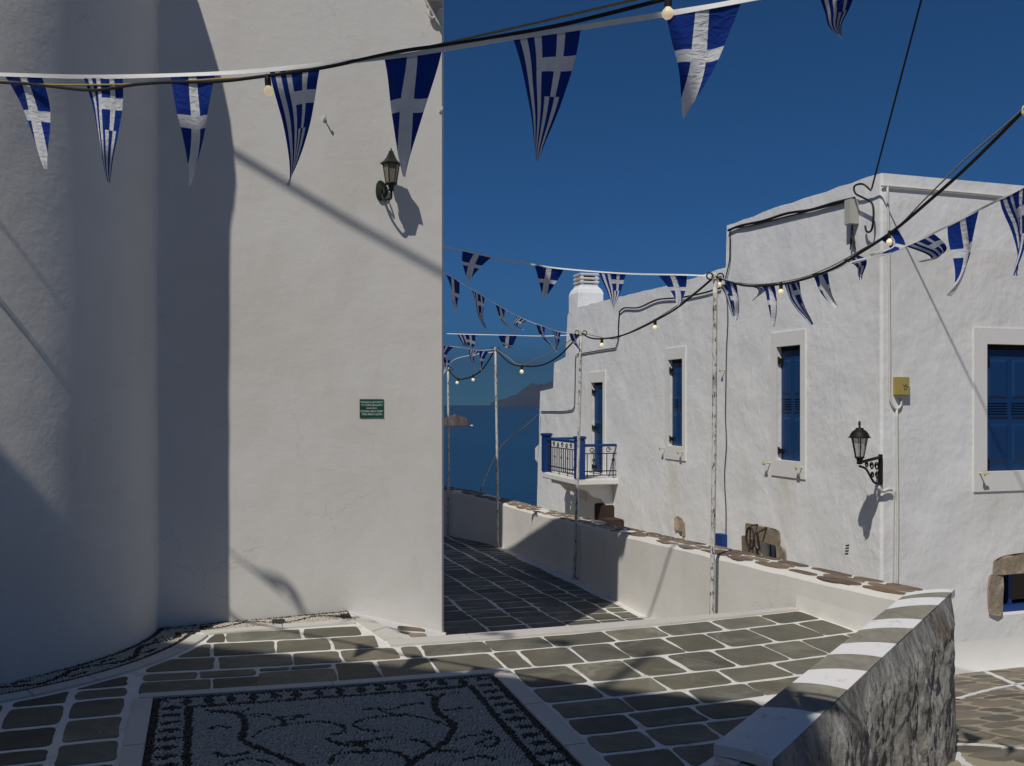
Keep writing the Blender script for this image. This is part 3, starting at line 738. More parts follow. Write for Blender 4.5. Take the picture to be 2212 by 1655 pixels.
# ------------------------------------------------------------------ the house on the right
HX, HYF = 6.97, 8.5
house = tag(empty('whitewashed_house', (HX, HYF, -1.5)), 'whitewashed house with blue shutters, balcony and stepped roofline', 'house')
def yz(u, v): p = onX(u, v, HX); return (p.y, p.z)
def xz(u, v): p = onY(u, v, HYF); return (p.x, p.z)
topc = yz(1900, 375)[1]
prof = [(HYF+.035, topc), yz(1735, 430), yz(1570, 487), yz(1568, 578), yz(1500, 601), yz(1420, 622), yz(1315, 647), yz(1234, 668), yz(1226, 681), yz(1222, 771), yz(1209, 778), yz(1197, 784), yz(1195, 838), yz(1167, 845), yz(1165, 900), yz(1164, 960), yz(1156, 968), yz(1156, 992), yz(1162, 1000), yz(1160, 1090)]
prof[1] = (prof[1][0], (prof[0][1]+prof[2][1])/2+.01)
yend = prof[-1][0]
rj = random.Random(17); pr2 = [prof[0]]
for (ya, za), (yb_, zb2) in zip(prof, prof[1:]):
    m_ = max(1, int(math.hypot(yb_-ya, zb2-za)/.22))
    for k in range(1, m_+1):
        q = k/m_; j_ = 0 if k == m_ else 1; pr2.append((ya+(yb_-ya)*q+j_*rj.uniform(-.008,.008), za+(zb2-za)*q+j_*rj.uniform(-.014,.012)))
prof = pr2
outer = [(y, z) for y, z in prof]+[(yend, -3), (HYF+.035, -3)]
def rect(u0, u1, v0, v1, f): 
    a = f(u0, (v0+v1)/2)[0]; b_ = f(u1, (v0+v1)/2)[0]; um = (u0+u1)/2
    return (min(a, b_), max(a, b_), f(um, v1)[1], f(um, v0)[1])
def holed(outer, holes, depth, mk, name, mat, parent):
    """a wall sheet with real openings and reveals; mk(a, z, d) gives the point d metres inside the wall"""
    loops = [[Vector((a, z, 0)) for a, z in outer]]+[[Vector((h[0], h[2], 0)), Vector((h[0], h[3], 0)), Vector((h[1], h[3], 0)), Vector((h[1], h[2], 0))] for h in holes]
    fl = [p for l_ in loops for p in l_]; tri = tessellate_polygon(loops); b = MB()
    b.add([mk(p.x, p.y, 0) for p in fl], [tuple(t) for t in tri])
    for h, dp in zip(holes, depth):
        c4 = [(h[0],h[2]),(h[0],h[3]),(h[1],h[3]),(h[1],h[2])]
        b.add([mk(a, z, 0) for a, z in c4]+[mk(a, z, dp) for a, z in c4], [(i, (i+1)%4, (i+1)%4+4, i+4) for i in range(4)])
    return b.build(name, mat, parent)
wA = rect(1679, 1731, 747, 996, yz); wB = rect(1445, 1475.5, 776, 964, yz); wD = rect(1278, 1303.5, 826, 1022, yz)
sw1 = (*sorted((yz(1465,1140)[0], yz(1479,1140)[0])), yz(1472,1160)[1], yz(1472,1141)[1])
sw2 = (yz(1688,1190)[0], yz(1632,1190)[0], yz(1660,1225)[1], yz(1660,1172)[1])
mkL = lambda a, z, d: (HX+d, a, z)
mkF = lambda a, z, d: (a, HYF+d, z)
left_wall = holed(outer, [wA, wB, wD, sw1, sw2], [.095, .095, .095, .3, .35], mkL, 'side_wall', 'whitewash', house)
fA = (xz(2130,880)[0], xz(2360,880)[0], xz(2170,1018)[1], xz(2170,744)[1])
fS = (xz(2163,1260)[0], xz(2290,1260)[0], xz(2190,1327)[1], xz(2190,1236)[1])
front_wall = holed([(HX+.035, -3), (14, -3), (14, topc), (HX+.035, topc)], [fA, fS], [.095, .35], mkF, 'front_wall', 'whitewash', house)
b = MB(); V = []
for k in range(5):
    a = R(90*k/4); p = (HX+.035-.035*math.cos(a), HYF+.035-.035*math.sin(a)); V += [(*p, -3), (*p, topc)]
b.add(V, [(2*k, 2*k+2, 2*k+3, 2*k+1) for k in range(4)])
b.build('corner', 'whitewash', house)
b = MB(); n = len(prof); V = []
for y, z in prof: V += [(HX, y, z), (14, y, z)]
b.add(V, [(2*i, 2*i+1, 2*i+3, 2*i+2) for i in range(n-1)]); b.add([(HX+.03, HYF+.001, topc), (14, HYF+.001, topc), (14, HYF+.04, topc), (HX+.0, HYF+.04, topc)], [(0,1,2,3)])
b.add([(HX, yend, prof[-1][1]), (14, yend, prof[-1][1]), (14, yend, -3), (HX, yend, -3)], [(0,1,2,3)]); b.add([(14,y,z) for y,z in outer], [tuple(range(len(outer)))])
b.build('roof', 'whitewash', house)
# flared foot of the front wall
b = MB(); V = []
for x in [HX-.02+.5*k for k in range(15)]:
    zb = street_z(x, HYF); V += [(x, HYF-.003, zb+.35), (x, HYF-.03, zb+.12), (x, HYF-.12, zb+.01+.01*math.sin(x*5))]
b.add(V, [(3*k+i, 3*k+3+i, 3*k+4+i, 3*k+1+i) for k in range(14) for i in (0,1)]); b.build('wall_foot', 'trim_white', house, smooth=True)

def surround(o, h, mk, name='window_surround', proud=.018):
    """raised whitewashed band round an opening: o outer rect, h opening"""
    b = MB()
    for (a0, a1, z0, z1) in ((o[0], h[0], o[2], o[3]), (h[1], o[1], o[2], o[3]), (h[0], h[1], h[3], o[3]), (h[0], h[1], o[2], h[2])):
        b.box(mk(a0, z0, -proud), mk(a1, z1, .002))
    return b.build(name, 'trim_white', house)
def shutter(h, mk, split=True, depth=.062, far_hinge=True, door=False):
    a0, a1, z0, z1 = h; z1 -= .0; mid = (a0+a1)/2; leaves = [(a0+.004, mid-.002), (mid+.002, a1-.004)] if split else [(a0+.004, a1-.004)]
    out_ = []
    for (l0, l1) in leaves:
        b = MB(); b.box(mk(l0, z0+.006, depth), mk(l1, z1-.06, depth+.03)); leaf = b.build('shutter', 'blue_paint', house)
        wd = l1-l0; H = z1-.06-z0; cols = [(l0+wd*.14, l0+wd*.86)] if wd < .36 else [(l0+wd*.09, l0+wd*.46), (l0+wd*.54, l0+wd*.91)]
        for (c0, c1) in cols:
            for (q0, q1) in ((.07, .39), (.60, .92)):
                b = MB(); zz0, zz1 = z0+H*q0, z0+H*q1; e = min(.03, (c1-c0)*.2)
                P = [mk(c0, zz0, depth-.002), mk(c1, zz0, depth-.002), mk(c1, zz1, depth-.002), mk(c0, zz1, depth-.002), mk(c0+e, zz0+e, depth-.016), mk(c1-e, zz0+e, depth-.016), mk(c1-e, zz1-e, depth-.016), mk(c0+e, zz1-e, depth-.016)]
                b.add(P, [(4,5,6,7),(0,1,5,4),(1,2,6,5),(2,3,7,6),(3,0,4,7)]); b.build('panel', 'blue_paint', leaf)
            for k in range(6):
                zc = z0+H*(.44+.022*k); b = MB()
                P = [mk(c0, zc, depth-.003), mk(c1, zc, depth-.003), mk(c1, zc+.020, depth-.022), mk(c0, zc+.020, depth-.022), mk(c0, zc+.026, depth-.020), mk(c1, zc+.026, depth-.020)]
                b.add(P, [(0,1,2,3),(3,2,5,4)]); b.build('slat', 'blue_paint', leaf)
        out_.append(leaf)
    b = MB(); b.box(mk(a0, z1-.06, depth-.0), mk(a1, z1, depth+.05)); b.build('shutter_top_shade', 'dark_inside_shade', house)  # near-black strip above the leaves: recess shade under the lintel put in as colour
    hs = (a1 if far_hinge else a0)
    for q in (.08, .88) if not door else (.06, .5, .9):
        zc = z0+(z1-z0)*q; b = MB(); sgn = -1 if far_hinge else 1
        b.box(mk(hs+sgn*.0, zc-.03, depth-.05), mk(hs+sgn*.07, zc+.03, depth-.012)); b.tube([mk(hs+sgn*.015, zc-.05, depth-.05), mk(hs+sgn*.015, zc+.05, depth-.05)], .013, 6)
        b.build('hinge', 'iron', house)
    return out_
def orect(u0, u1, v0, v1, f): return rect(u0, u1, v0, v1, f)
surround((wA[0]-.10, wA[1]+.12, yz(1705,1031)[1], yz(1705,716)[1]), wA, mkL)
surround((wB[0]-.10, wB[1]+.12, yz(1458,993)[1], yz(1460,751)[1]), wB, mkL)
surround((wD[0]-.12, wD[1]+.14, wD[2], yz(1295,803)[1]), wD, mkL, 'door_surround')
shutter(wA, mkL); shutter(wB, mkL); shutter(wD, mkL, door=True)
surround((xz(2102,900)[0], fA[1]+.15, xz(2150,1061)[1], xz(2150,709)[1]), fA, mkF)
shutter(fA, mkF, far_hinge=False)
# shutter catches
def catch(p, out_dir, s=1.0):
    b = MB(); p = Vector(p); d = Vector(out_dir); side = d.cross(Vector((0,0,1)))
    b.tube([p, p+d*.10*s], .010*s, 6); b.obox(p+d*.10*s+Vector((0,0,.0)), side*.035*s, d*.008*s, Vector((0,0,.012*s))); b.obox(p+d*.09*s+side*.02*s, side*.012*s, d*.01*s, Vector((0,0,.03*s)))
    return b.build('shutter_catch', 'cream_peg', house)
for u, v in ((1664,1000),(1735,1010),(1437,968),(1477,977)): catch(onX(u, v, HX), (-1,0,0))
catch(onY(2116,1022,HYF-.018), (0,-1,0)); catch(onX(1566, 800, HX), (-1,0,0), .8)
# stone framed low openings
def stones_on(polys, mk, z_out=-.03):
    for P in polys:
        b = MB(); n = len(P); rnd = random.Random(n+int(P[0][0]*100))
        fr = [mk(a, z, z_out+rnd.uniform(-.012,.008)) for a, z in P]; bk = [mk(a, z, .05) for a, z in P]
        b.add(fr+bk, [tuple(range(n))]+[(i, (i+1)%n, (i+1)%n+n, i+n) for i in range(n)]); b.build('stone_block', 'window_stone', house, bevel=.012)
S16 = lambda x, y: yz((1600+x/16.55)/1.00588, (1120+y/16.55)/1.00588)
stones_on([[S16(*p) for p in ((385,330),(450,300),(640,345),(1100,440),(1500,515),(1570,600),(1600,900),(1560,1085),(1490,1070),(930,890),(470,790),(385,740))],
           [S16(*p) for p in ((290,770),(340,745),(470,800),(560,960),(660,1130),(770,1310),(760,1500),(290,1500))],
           [S16(*p) for p in ((1530,1080),(1600,1090),(1640,1150),(1760,1230),(1800,1320),(1810,1620),(1530,1620))]], mkL)
S41 = lambda x, y: yz((1400+x/4.138)/1.00588, (820+y/4.138)/1.00588)
stones_on([[S41(*p) for p in ((288,1270),(305,1252),(345,1275),(366,1310),(368,1420),(352,1428),(352,1385),(305,1368),(288,1372))]], mkL, -.02)
S59 = lambda x, y: xz((2080+x/5.91)/1.00588, (1180+y/5.91)/1.00588)
stones_on([[S59(*p) for p in ((450,390),(460,240),(500,200),(600,165),(700,140),(857,130),(1200,140),(1400,230),(1420,360),(857,366),(568,388))],
           [S59(*p) for p in ((405,412),(560,394),(566,560),(562,700),(560,918),(480,915),(400,895),(388,760),(385,600))]], mkF)
b = MB(); b.box(mkL(sw2[0], sw2[2], .34), mkL(sw2[1], sw2[3], .36)); b.box(mkL(sw1[0], sw1[2], .29), mkL(sw1[1], sw1[3], .31)); b.build('dark_opening', 'dark_inside_shade', house)
for k in range(5):
    y = sw2[0]+(sw2[1]-sw2[0])*(k+.5)/5; b = MB(); b.tube([mkL(y, sw2[2], .2), mkL(y, sw2[3], .2)], .012, 6); b.build('window_bar', 'blue_paint', house)
b = MB(); b.box(mkF(fS[0], fS[2]+.12, .2), mkF(fS[1], fS[3], .205)); b.build('window_pane', 'window_glass', house)
b = MB(); b.box(mkF(fS[0], fS[2], .12), mkF(fS[1], fS[2]+.075, .24)); b.box(mkF(fS[0]+.27, fS[2], .16), mkF(fS[0]+.32, fS[3], .22)); b.build('window_frame', 'balcony_blue', house)
b = MB(); V = []
for k in range(9):
    x = fS[0]+.13+.02*k; V += [mkF(x, fS[2]+.08, .24+.012*(k % 2)), mkF(x+.01*k, fS[3]-.02, .24+.012*(k % 2))]
b.add(V, [(2*k, 2*k+2, 2*k+3, 2*k+1) for k in range(8)]); b.build('curtain', 'curtain', house)
# rusty bracket with wheel over the low opening
b = MB(); p0 = onX(1637, 1143, HX-.03)
b.tube([p0+Vector((0,0,.06)), p0+Vector((-.12,-.02,.06))], .012, 6); b.tube([p0+Vector((0,-.22,.05)), p0+Vector((-.14,-.20,-.02)), p0+Vector((-.10,-.2,-.26))], .018, 6)
ringp = [p0+Vector((-.12, .1*math.cos(a)+.0, .15*math.sin(a)-.12)) for a in [2*math.pi*k/14 for k in range(15)]]; b.tube(ringp, .016, 6); b.tube([p0+Vector((-.12,0,-.26)), p0+Vector((-.12,0,.03))], .012, 6)
b.build('rusty_pulley_bracket', 'iron_rust', house)
b = MB(); p = onX(1557, 1180, HX); q = onX(1571, 1155, HX); b.box((HX-.10, min(p.y,q.y), p.z-.1), (HX+.01, max(p.y,q.y), q.z)); b.build('blue_meter_door', 'balcony_blue', house, bevel=.01)
for k in range(4):
    p = onX(1831-k*.6, 1178+6*k, HX); b = MB(); b.obox(p, (.006,0,0), (0,.03,-.008), (0,0,.006)); b.build('vent_slit', 'dark_inside_shade', house)
# chimney
chz = at(1266, 666, 20.1); b = MB()
def sq(c_, prof_, rot=R(45)):
    V = []; F = []
    for (h, w_, z) in prof_:
        for sx, sy_ in ((-1,-1),(1,-1),(1,1),(-1,1)): V.append((c_.x+sx*h, c_.y+sy_*h, z))
    for i in range(len(prof_)-1):
        for k in range(4): F.append((i*4+k, i*4+(k+1)%4, (i+1)*4+(k+1)%4, (i+1)*4+k))
    F += [(3,2,1,0), tuple(len(prof_)*4-4+k for k in range(4))]; return V, F
zc = lambda v: 1.6+(872-v)/1960*20.1
chim = MB(); chim.add(*sq(chz, [(.30,0,3.2),(.30,0,zc(636)),(.27,0,zc(628)),(.205,0,zc(620)),(.20,0,zc(616))])); ch = chim.build('chimney', 'whitewash', house, bevel=.02)
for v in (614, 606, 597):
    b = MB(); b.add(*sq(chz, [(.215,0,zc(v)),(.225,0,zc(v-3)),(.215,0,zc(v-4))])); b.build('chimney_slab', 'trim_white', ch)
b = MB()
for sx in (-1,1):
    for sy_ in (-1,1): b.box((chz.x+sx*.17-.03, chz.y+sy_*.17-.03, zc(616)), (chz.x+sx*.17+.03, chz.y+sy_*.17+.03, zc(597)))
b.build('chimney_post', 'trim_white', ch); b = MB(); b.box((chz.x-.12, chz.y-.12, zc(616)), (chz.x+.12, chz.y+.12, zc(600))); b.build('flue', 'dark_inside_shade', ch)
# balcony
BZ, BY0, BY1, BX = .19, 15.75, 17.78, 6.14
b = MB(); b.box((BX, BY0, BZ-.12), (HX+.02, BY1, BZ)); balc = b.build('balcony', 'trim_white', house, bevel=.02)
for y in (BY0+.30, BY1-.35):
    b = MB(); V = []
    pr = [(HX+.02, BZ-.11), (BX+.12, BZ-.11), (BX+.12, BZ-.2), (BX+.3, BZ-.24), (BX+.42, BZ-.36), (BX+.58, BZ-.40), (BX+.7, BZ-.55), (HX+.02, BZ-.62)]
    n = len(pr); V = [(x, y-.07, z) for x, z in pr]+[(x, y+.07, z) for x, z in pr]
    b.add(V, [tuple(range(n)), tuple(range(2*n-1, n-1, -1))]+[(i, (i+1)%n, (i+1)%n+n, i+n) for i in range(n)]); b.build('corbel', 'trim_white', balc)
for y in (BY0+.085, BY1-.085):
    b = MB(); b.box((BX, y-.085, BZ), (BX+.17, y+.085, BZ+.74)); po = b.build('balcony_post', 'balcony_blue', balc, bevel=.012)
    b = MB(); b.box((BX-.025, y-.11, BZ+.74), (BX+.195, y+.11, BZ+.80)); b.build('post_cap', 'balcony_blue', po, bevel=.02)
b = MB(); b.box((BX+.05, BY0+.17, BZ+.66), (BX+.12, BY1-.17, BZ+.71)); b.box((BX+.17, BY0+.05, BZ+.60), (HX, BY0+.11, BZ+.65)); b.box((BX+.17, BY1-.12, BZ+.66), (HX, BY1-.06, BZ+.71)); b.build('handrail', 'balcony_blue', balc, bevel=.008)
def scroll(c_, ax, r_, turns=1.3, n=16, flip=1):
    c_ = Vector(c_); ax = Vector(ax); return [c_+(ax*math.cos(t)+Vector((0,0,1))*math.sin(t)*flip)*r_*(1-.6*k/n) for k in range(n+1) for t in [turns*2*math.pi*k/n]]
def railing(p0, p1, n, ztop, zbot):
    p0, p1 = Vector(p0), Vector(p1); d = (p1-p0); ax = d.normalized()
    for z, r_ in ((ztop-.13, .010), (zbot+.14, .012), (zbot+.06, .010)):
        b = MB(); b.tube([p0+Vector((0,0,z)), p1+Vector((0,0,z))], r_, 6); b.build('rail_bar', 'iron', balc)
    for k in range(n):
        q = p0+d*((k+.5)/n); b = MB(); b.tube([q+Vector((0,0,zbot+(.0 if k % 4 == 0 else .06))), q+Vector((0,0,ztop-.13))], .009, 6)
        if k % 3 == 1: b.tube(scroll(q+Vector((0,0,BZ+.34)), ax, .035), .007, 5)
        b.build('baluster', 'iron', balc)
    m = max(2, n//2)
    for k in range(m):
        q = p0+d*((k+.5)/m)+Vector((0,0,ztop-.065)); b = MB(); b.tube(scroll(q, ax, .055, 1.3, 16, 1 if k % 2 else -1), .008, 5); b.build('scroll', 'iron', balc)
railing((BX+.085, BY0+.17, 0), (BX+.085, BY1-.17, 0), 14, BZ+.66, BZ); railing((BX+.17, BY0+.08, 0), (HX, BY0+.08, 0), 5, BZ+.60, BZ)
# brown stone steps under the balcony
b = MB(); p = onX(1316, 1120, HX-.2); b.box((HX-.34, p.y-.25, p.z-.6), (HX, p.y+.2, p.z+.0)); b.box((HX-.24, p.y+.2, p.z-.6), (HX, p.y+.65, p.z+.22)); b.build('step_block', 'terracotta', house, bevel=.02)

# wires and pipes fixed to the house
def wire(name, pts, r_, mat, parent=None, n=6, sub=6):
    b = MB(); b.tube(catmull(pts, sub), r_, n); return b.build(name, mat, parent, smooth=True)
def wl(pts, off=.02): return [onX(u, v, HX-off) for u, v in pts]
def wf(pts, off=.02): return [onY(u, v, HYF-off) for u, v in pts]
def wig(P, a=.012):
    o = [];
    for i, p in enumerate(P): o.append(p+Vector((0, 0, a*math.sin(i*2.7))))
    return o
wire('wall_wire', wig(wl([(1846,428),(1800,440),(1750,452),(1700,463),(1650,475),(1600,489),(1573,497)], .03)), .018, 'cable_black', house)
wire('wall_wire', wl([(1846,431),(1780,448),(1700,468),(1620,488),(1580,496),(1577,520),(1576,560),(1570,590),(1566,606)], .03), .010, 'cable_black', house)
wire('wall_wire', wl([(1566,606),(1572,680),(1569,760),(1568,830),(1567,900),(1569,960),(1565,1030),(1568,1100),(1568,1160)], .015), .008, 'cable_grey', house)
wire('wall_wire', wig(wl([(1556,622),(1520,634),(1470,641),(1420,650),(1380,662),(1350,667),(1338,672)], .03), .02), .014, 'cable_black', house)
wire('wall_wire', wl([(1338,672),(1336,700),(1335,735),(1330,752)], .02), .010, 'cable_black', house); wire('wall_wire', wig(wl([(1330,752),(1300,757),(1262,762),(1247,766)], .02)), .012, 'cable_black', house)
wire('wall_wire', wl([(1247,766),(1243,775),(1242,830),(1241,875)], .02), .009, 'cable_grey', house); wire('wall_wire', wig(wl([(1241,877),(1236,886),(1215,888),(1190,890),(1168,888)], .02)), .012, 'cable_black', house)
wire('conduit', wf([(1917,402),(1920,520),(1921,640),(1922,760),(1922,850),(1926,872),(1936,884),(1946,876),(1947,862)]), .013, 'pvc', house)
wire('conduit', wf([(1937,884),(1938,1000),(1939,1110),(1938,1280)]), .015, 'pvc', house); wire('conduit', wf([(1932,1055),(1930,1120),(1929,1280)]), .008, 'pvc', house)
wire('conduit', wf([(1905,401),(1940,404),(2000,409),(2080,416),(2230,430)]), .014, 'pvc', house)
wire('conduit', wf([(1897,1052),(1906,1061),(1918,1057),(1927,1058)], .05), .022, 'pvc', house)
b = MB(); p = onY(1929, 854, HYF); q = onY(1956, 815, HYF); b.box((p.x, HYF-.07, p.z), (q.x, HYF+.005, q.z)); yb = b.build('yellow_box', 'box_yellow', house, bevel=.006)
rk = random.Random(3)
for k in range(14):
    b = MB(); c_ = Vector((p.x+(q.x-p.x)*rk.uniform(.45,.82), HYF-.0715, p.z+(q.z-p.z)*rk.uniform(.30,.62))); b.obox(c_, (.005,0,0), (0,.001,0), (0,0,.005)); b.build('stencil_mark', 'print_dark', yb)
b = MB(); p = onX(1876, 470, HX); p2 = onX(1848, 470, HX); zt_, zb_ = onX(1862, 428, HX).z, onX(1862, 483, HX).z
b.box((HX-.12, p.y+.16, zb_), (HX+.005, p2.y+.05, zt_)); gb = b.build('grey_box', 'box_grey', house, bevel=.008)
for k in range(7):
    y = p.y+.2+(p2.y-p.y-.22)*k/6; b = MB(); b.tube(catmull([(HX-.06, y, zb_), (HX-.07+.01*(k%3), y+.01, zb_-.12), (HX-.05, y+(.05 if k%2 else -.03), zb_-.22-.03*(k%3)), (HX-.03, y+.03, zb_-.10)], 4), .008, 5); b.build('hanging_wire', 'cable_black', gb)
CORN = onX(1882, 412, HX-.05)
b = MB(); b.tube(catmull([CORN, onX(1864,398,HX-.1), onX(1846,402,HX-.1), onX(1848,418,HX-.1), onX(1866,428,HX-.1), onX(1884,440,HX-.1), onX(1887,470,HX-.1), onX(1882,498,HX-.08), onX(1872,500,HX-.06), onX(1869,488,HX-.05)], 6), .012, 6); b.build('wire_loop', 'cable_black', gb)

# ------------------------------------------------------------------ lanterns
def lantern(par_, c_, rr_, hh, sides, dome, glass, metal):
    """c_: centre of the glass bottom; rr_: rim radius; hh: glass height"""
    c_ = Vector(c_); rb = rr_*(.42 if dome else .52); rt = rr_*.80
    V = [c_+Vector((math.cos(2*math.pi*k/sides), math.sin(2*math.pi*k/sides), 0))*rb for k in range(sides)]+[c_+Vector((math.cos(2*math.pi*k/sides)*rt, math.sin(2*math.pi*k/sides)*rt, hh)) for k in range(sides)]
    for k in range(sides):
        b = MB(); j = (k+1) % sides; P = [V[k], V[j], V[j+sides], V[k+sides]]; m_ = sum((p for p in P), Vector())/4; P = [m_+(p-m_)*.94 for p in P]
        b.add(P, [(0,1,2,3)]); b.build('pane', glass, par_)
        b = MB(); b.tube([V[k], V[k+sides]], rr_*.055, 5); b.build('pane_rib', metal, par_)
    b = MB()
    if dome: pr = [(rt*1.02, hh-.004), (rr_*1.05, hh), (rr_*1.08, hh+rr_*.08), (rr_*.97, hh+rr_*.14), (rr_*.86, hh+rr_*.42), (rr_*.66, hh+rr_*.68), (rr_*.40, hh+rr_*.84), (rr_*.38, hh+rr_*.98), (rr_*.12, hh+rr_*1.02), (rr_*.09, hh+rr_*1.16), (rr_*.13, hh+rr_*1.38), (rr_*.10, hh+rr_*1.62), (rr_*.02, hh+rr_*1.70)]
    else: pr = [(rr_*1.06, hh-.002), (rr_*1.10, hh+rr_*.02), (rr_*.92, hh+rr_*.16), (rr_*.70, hh+rr_*.34), (rr_*.48, hh+rr_*.62), (rr_*.33, hh+rr_*.95), (rr_*.22, hh+rr_*1.22), (rr_*.20, hh+rr_*1.30), (rr_*.08, hh+rr_*1.33), (rr_*.06, hh+rr_*1.5), (rr_*.01, hh+rr_*1.6)]
    b.lathe(c_, pr, 24 if dome else sides); b.build('cap', metal, par_, smooth=dome)
    b = MB(); b.lathe(c_, [(rr_*.12, -rr_*.75), (rr_*.30, -rr_*.70), (rr_*.25, -rr_*.45), (rr_*.33, -rr_*.2), (rb*1.12, -rr_*.10), (rb*1.15, 0), (rb*.9, .004)], 16); b.build('base', metal, par_, smooth=True)
    b = MB(); b.lathe(c_, [(rr_*.10, .0), (rr_*.10, hh*.35), (rr_*.2, hh*.45), (rr_*.22, hh*.6), (rr_*.12, hh*.75), (.003, hh*.8)], 10); b.build('bulb', 'bulb_off', par_, smooth=True)
plain('bulb_off', (.5,.48,.42), .4)
fr = ray(845, 396); zl = 6.98/(fr.y-.105*fr.x)
lp = at(845, 396, zl*.976); wl_ = at(822, 415, zl-.03)
lamp1 = tag(empty('wall_lantern', wl_), 'small dark hexagonal lantern on a curled arm fixed to the tall white wall', 'lantern')
lantern(lamp1, lp, .079, .146, 6, False, 'lamp_glass', 'lamp_metal')
wp = Vector((wl_.x, fac_y(wl_.x), wl_.z))
b = MB(); V = []; n = 18
for k in range(n):
    a = 2*math.pi*k/n; rr_ = 1+.08*math.cos(3*a); V.append(wp+Vector((.048*rr_*math.cos(a), -.018, .078*rr_*math.sin(a))))
V += [p+Vector((0,.022,0)) for p in V]; V.append(wp+Vector((0,-.03,0)))
b.add(V, [(i, (i+1)%n, 2*n) for i in range(n)]+[(i, i+n, (i+1)%n+n, (i+1)%n) for i in range(n)]); b.build('back_plate', 'lamp_metal', lamp1)
b = MB(); b.tube(catmull([wp+Vector((0,-.02,-.03)), wp+Vector((.01,-.07,-.085)), wp+Vector((.03,-.12,-.085)), lp+Vector((0,.01,-.11)), lp+Vector((0,0,-.05))], 6), .010, 8); b.tube(catmull([wp+Vector((0,-.02,.03)), wp+Vector((.01,-.06,.0)), wp+Vector((.01,-.08,-.04)), wp+Vector((.01,-.05,-.05))], 5), .006, 6); b.build('arm', 'lamp_metal', lamp1, smooth=True)
L2 = Vector((6.475, 8.24, 0)); z2 = L2.x*sY+L2.y*cY; L2.z = EYE-(987-872)/1960*z2
lamp2 = tag(empty('corner_lantern', (HX, HYF, L2.z)), 'black street lantern on an ornate scroll bracket at the corner of the whitewashed house', 'lantern')
lantern(lamp2, L2, .108, .205, 6, True, 'lamp_glass_clear', 'iron')
cz_ = Vector((HX-.01, HYF-.01, EYE-(988-872)/1960*10.1)); d2 = Vector((L2.x-cz_.x, L2.y-cz_.y, 0)); dn = d2.normalized()
b = MB(); b.obox(cz_+Vector((0,0,-.14))+dn*.02, dn*.018, Vector((-dn.y,dn.x,0))*.018, Vector((0,0,.17))); b.tube([cz_, Vector((L2.x, L2.y, L2.z-.06))], .018, 6); b.tube(catmull([cz_+Vector((0,0,-.30)), cz_+d2*.35+Vector((0,0,-.27)), cz_+d2*.7+Vector((0,0,-.12)), Vector((L2.x, L2.y, L2.z-.1))], 5), .013, 6); b.build('bracket', 'iron', lamp2)
for q, zz_, r_ in ((.22,-.10,.05),(.45,-.09,.045),(.68,-.07,.035),(.2,-.2,.045),(.42,-.19,.035)):
    b = MB(); b.tube(scroll(cz_+d2*q+Vector((0,0,zz_)), dn, r_, 1.4), .008, 5); b.build('scroll', 'iron', lamp2)

# ------------------------------------------------------------------ notice, hooks and roof bracket on the tall building
def onF(u, v, off=0):
    r_ = ray(u, v); t = (6.95-off)/(r_.y-.105*r_.x); return at(u, v, t)
s0, s1 = onF(777, 902.5, .004), onF(828.5, 862.5, .004)
fx = Vector((1, .105, 0)).normalized(); fn = Vector((.105, -1, 0)).normalized(); fz = Vector((0, 0, 1))
sc_ = (s0+s1)/2; sw_, sh_ = (s1-s0).xy.length/2, (s1.z-s0.z)/2
sign = tag(empty('notice_sign', sc_), 'small green bilingual keep-clean notice screwed to the tall white wall', 'sign')
b = MB(); b.obox(sc_, fx*sw_, fn*.003, fz*sh_); b.build('plate', 'sign_green', sign, bevel=.001)
def text(s, c_, h, wd, parent, mat, name):
    cu = bpy.data.curves.new(name, 'FONT'); cu.body = s; cu.align_x = 'CENTER'; cu.align_y = 'CENTER'; cu.size = 1
    o = bpy.data.objects.new(name, cu); col.objects.link(o); dg = bpy.context.evaluated_depsgraph_get(); dg.update()
    me = bpy.data.meshes.new_from_object(o.evaluated_get(dg)); bpy.data.objects.remove(o); 
    co = np.zeros(len(me.vertices)*3); me.vertices.foreach_get('co', co); co = co.reshape(-1, 3)
    mn, mxx = co.min(0), co.max(0); cc = (mn+mxx)/2; k = wd/(mxx[0]-mn[0]); kz = h/(mxx[1]-mn[1])
    me2 = bpy.data.meshes.new(name); V = [tuple(c_+fx*((p[0]-cc[0])*k)+fz*((p[1]-cc[1])*kz)) for p in co]
    me2.from_pydata(V, [], [tuple(p.vertices) for p in me.polygons]); me2.materials.append(M[mat]); bpy.data.meshes.remove(me)
    return link(name, me2, parent)
for s, q, wd in (('ΠΑΡΑΚΑΛΩ ΔΙΑΤΗΡΕΙΤΕ', .68, .94), ('ΤΟ ΧΩΡΟ ΚΑΘΑΡΟ', .36, .88), ('PLEASE HELP KEEP', -.30, .92), ('THIS AREA CLEAN', -.63, .86)):
    text(s, sc_+fn*.0045+fz*sh_*q, sh_*.215, sw_*2*wd, sign, 'sign_print', 'lettering')
b = MB(); b.obox(sc_+fn*.0042+fz*sh_*.03, fx*sw_*.45, fn*.0004, fz*sh_*.025); b.build('rule_line', 'sign_print', sign)
for sx, sz_ in ((.93,.9),(.93,-.9)):
    b = MB(); b.tube([sc_+fx*sw_*sx+fz*sh_*sz_+fn*.002, sc_+fx*sw_*sx+fz*sh_*sz_+fn*.007], .003, 8); b.build('screw', 'iron', sign)
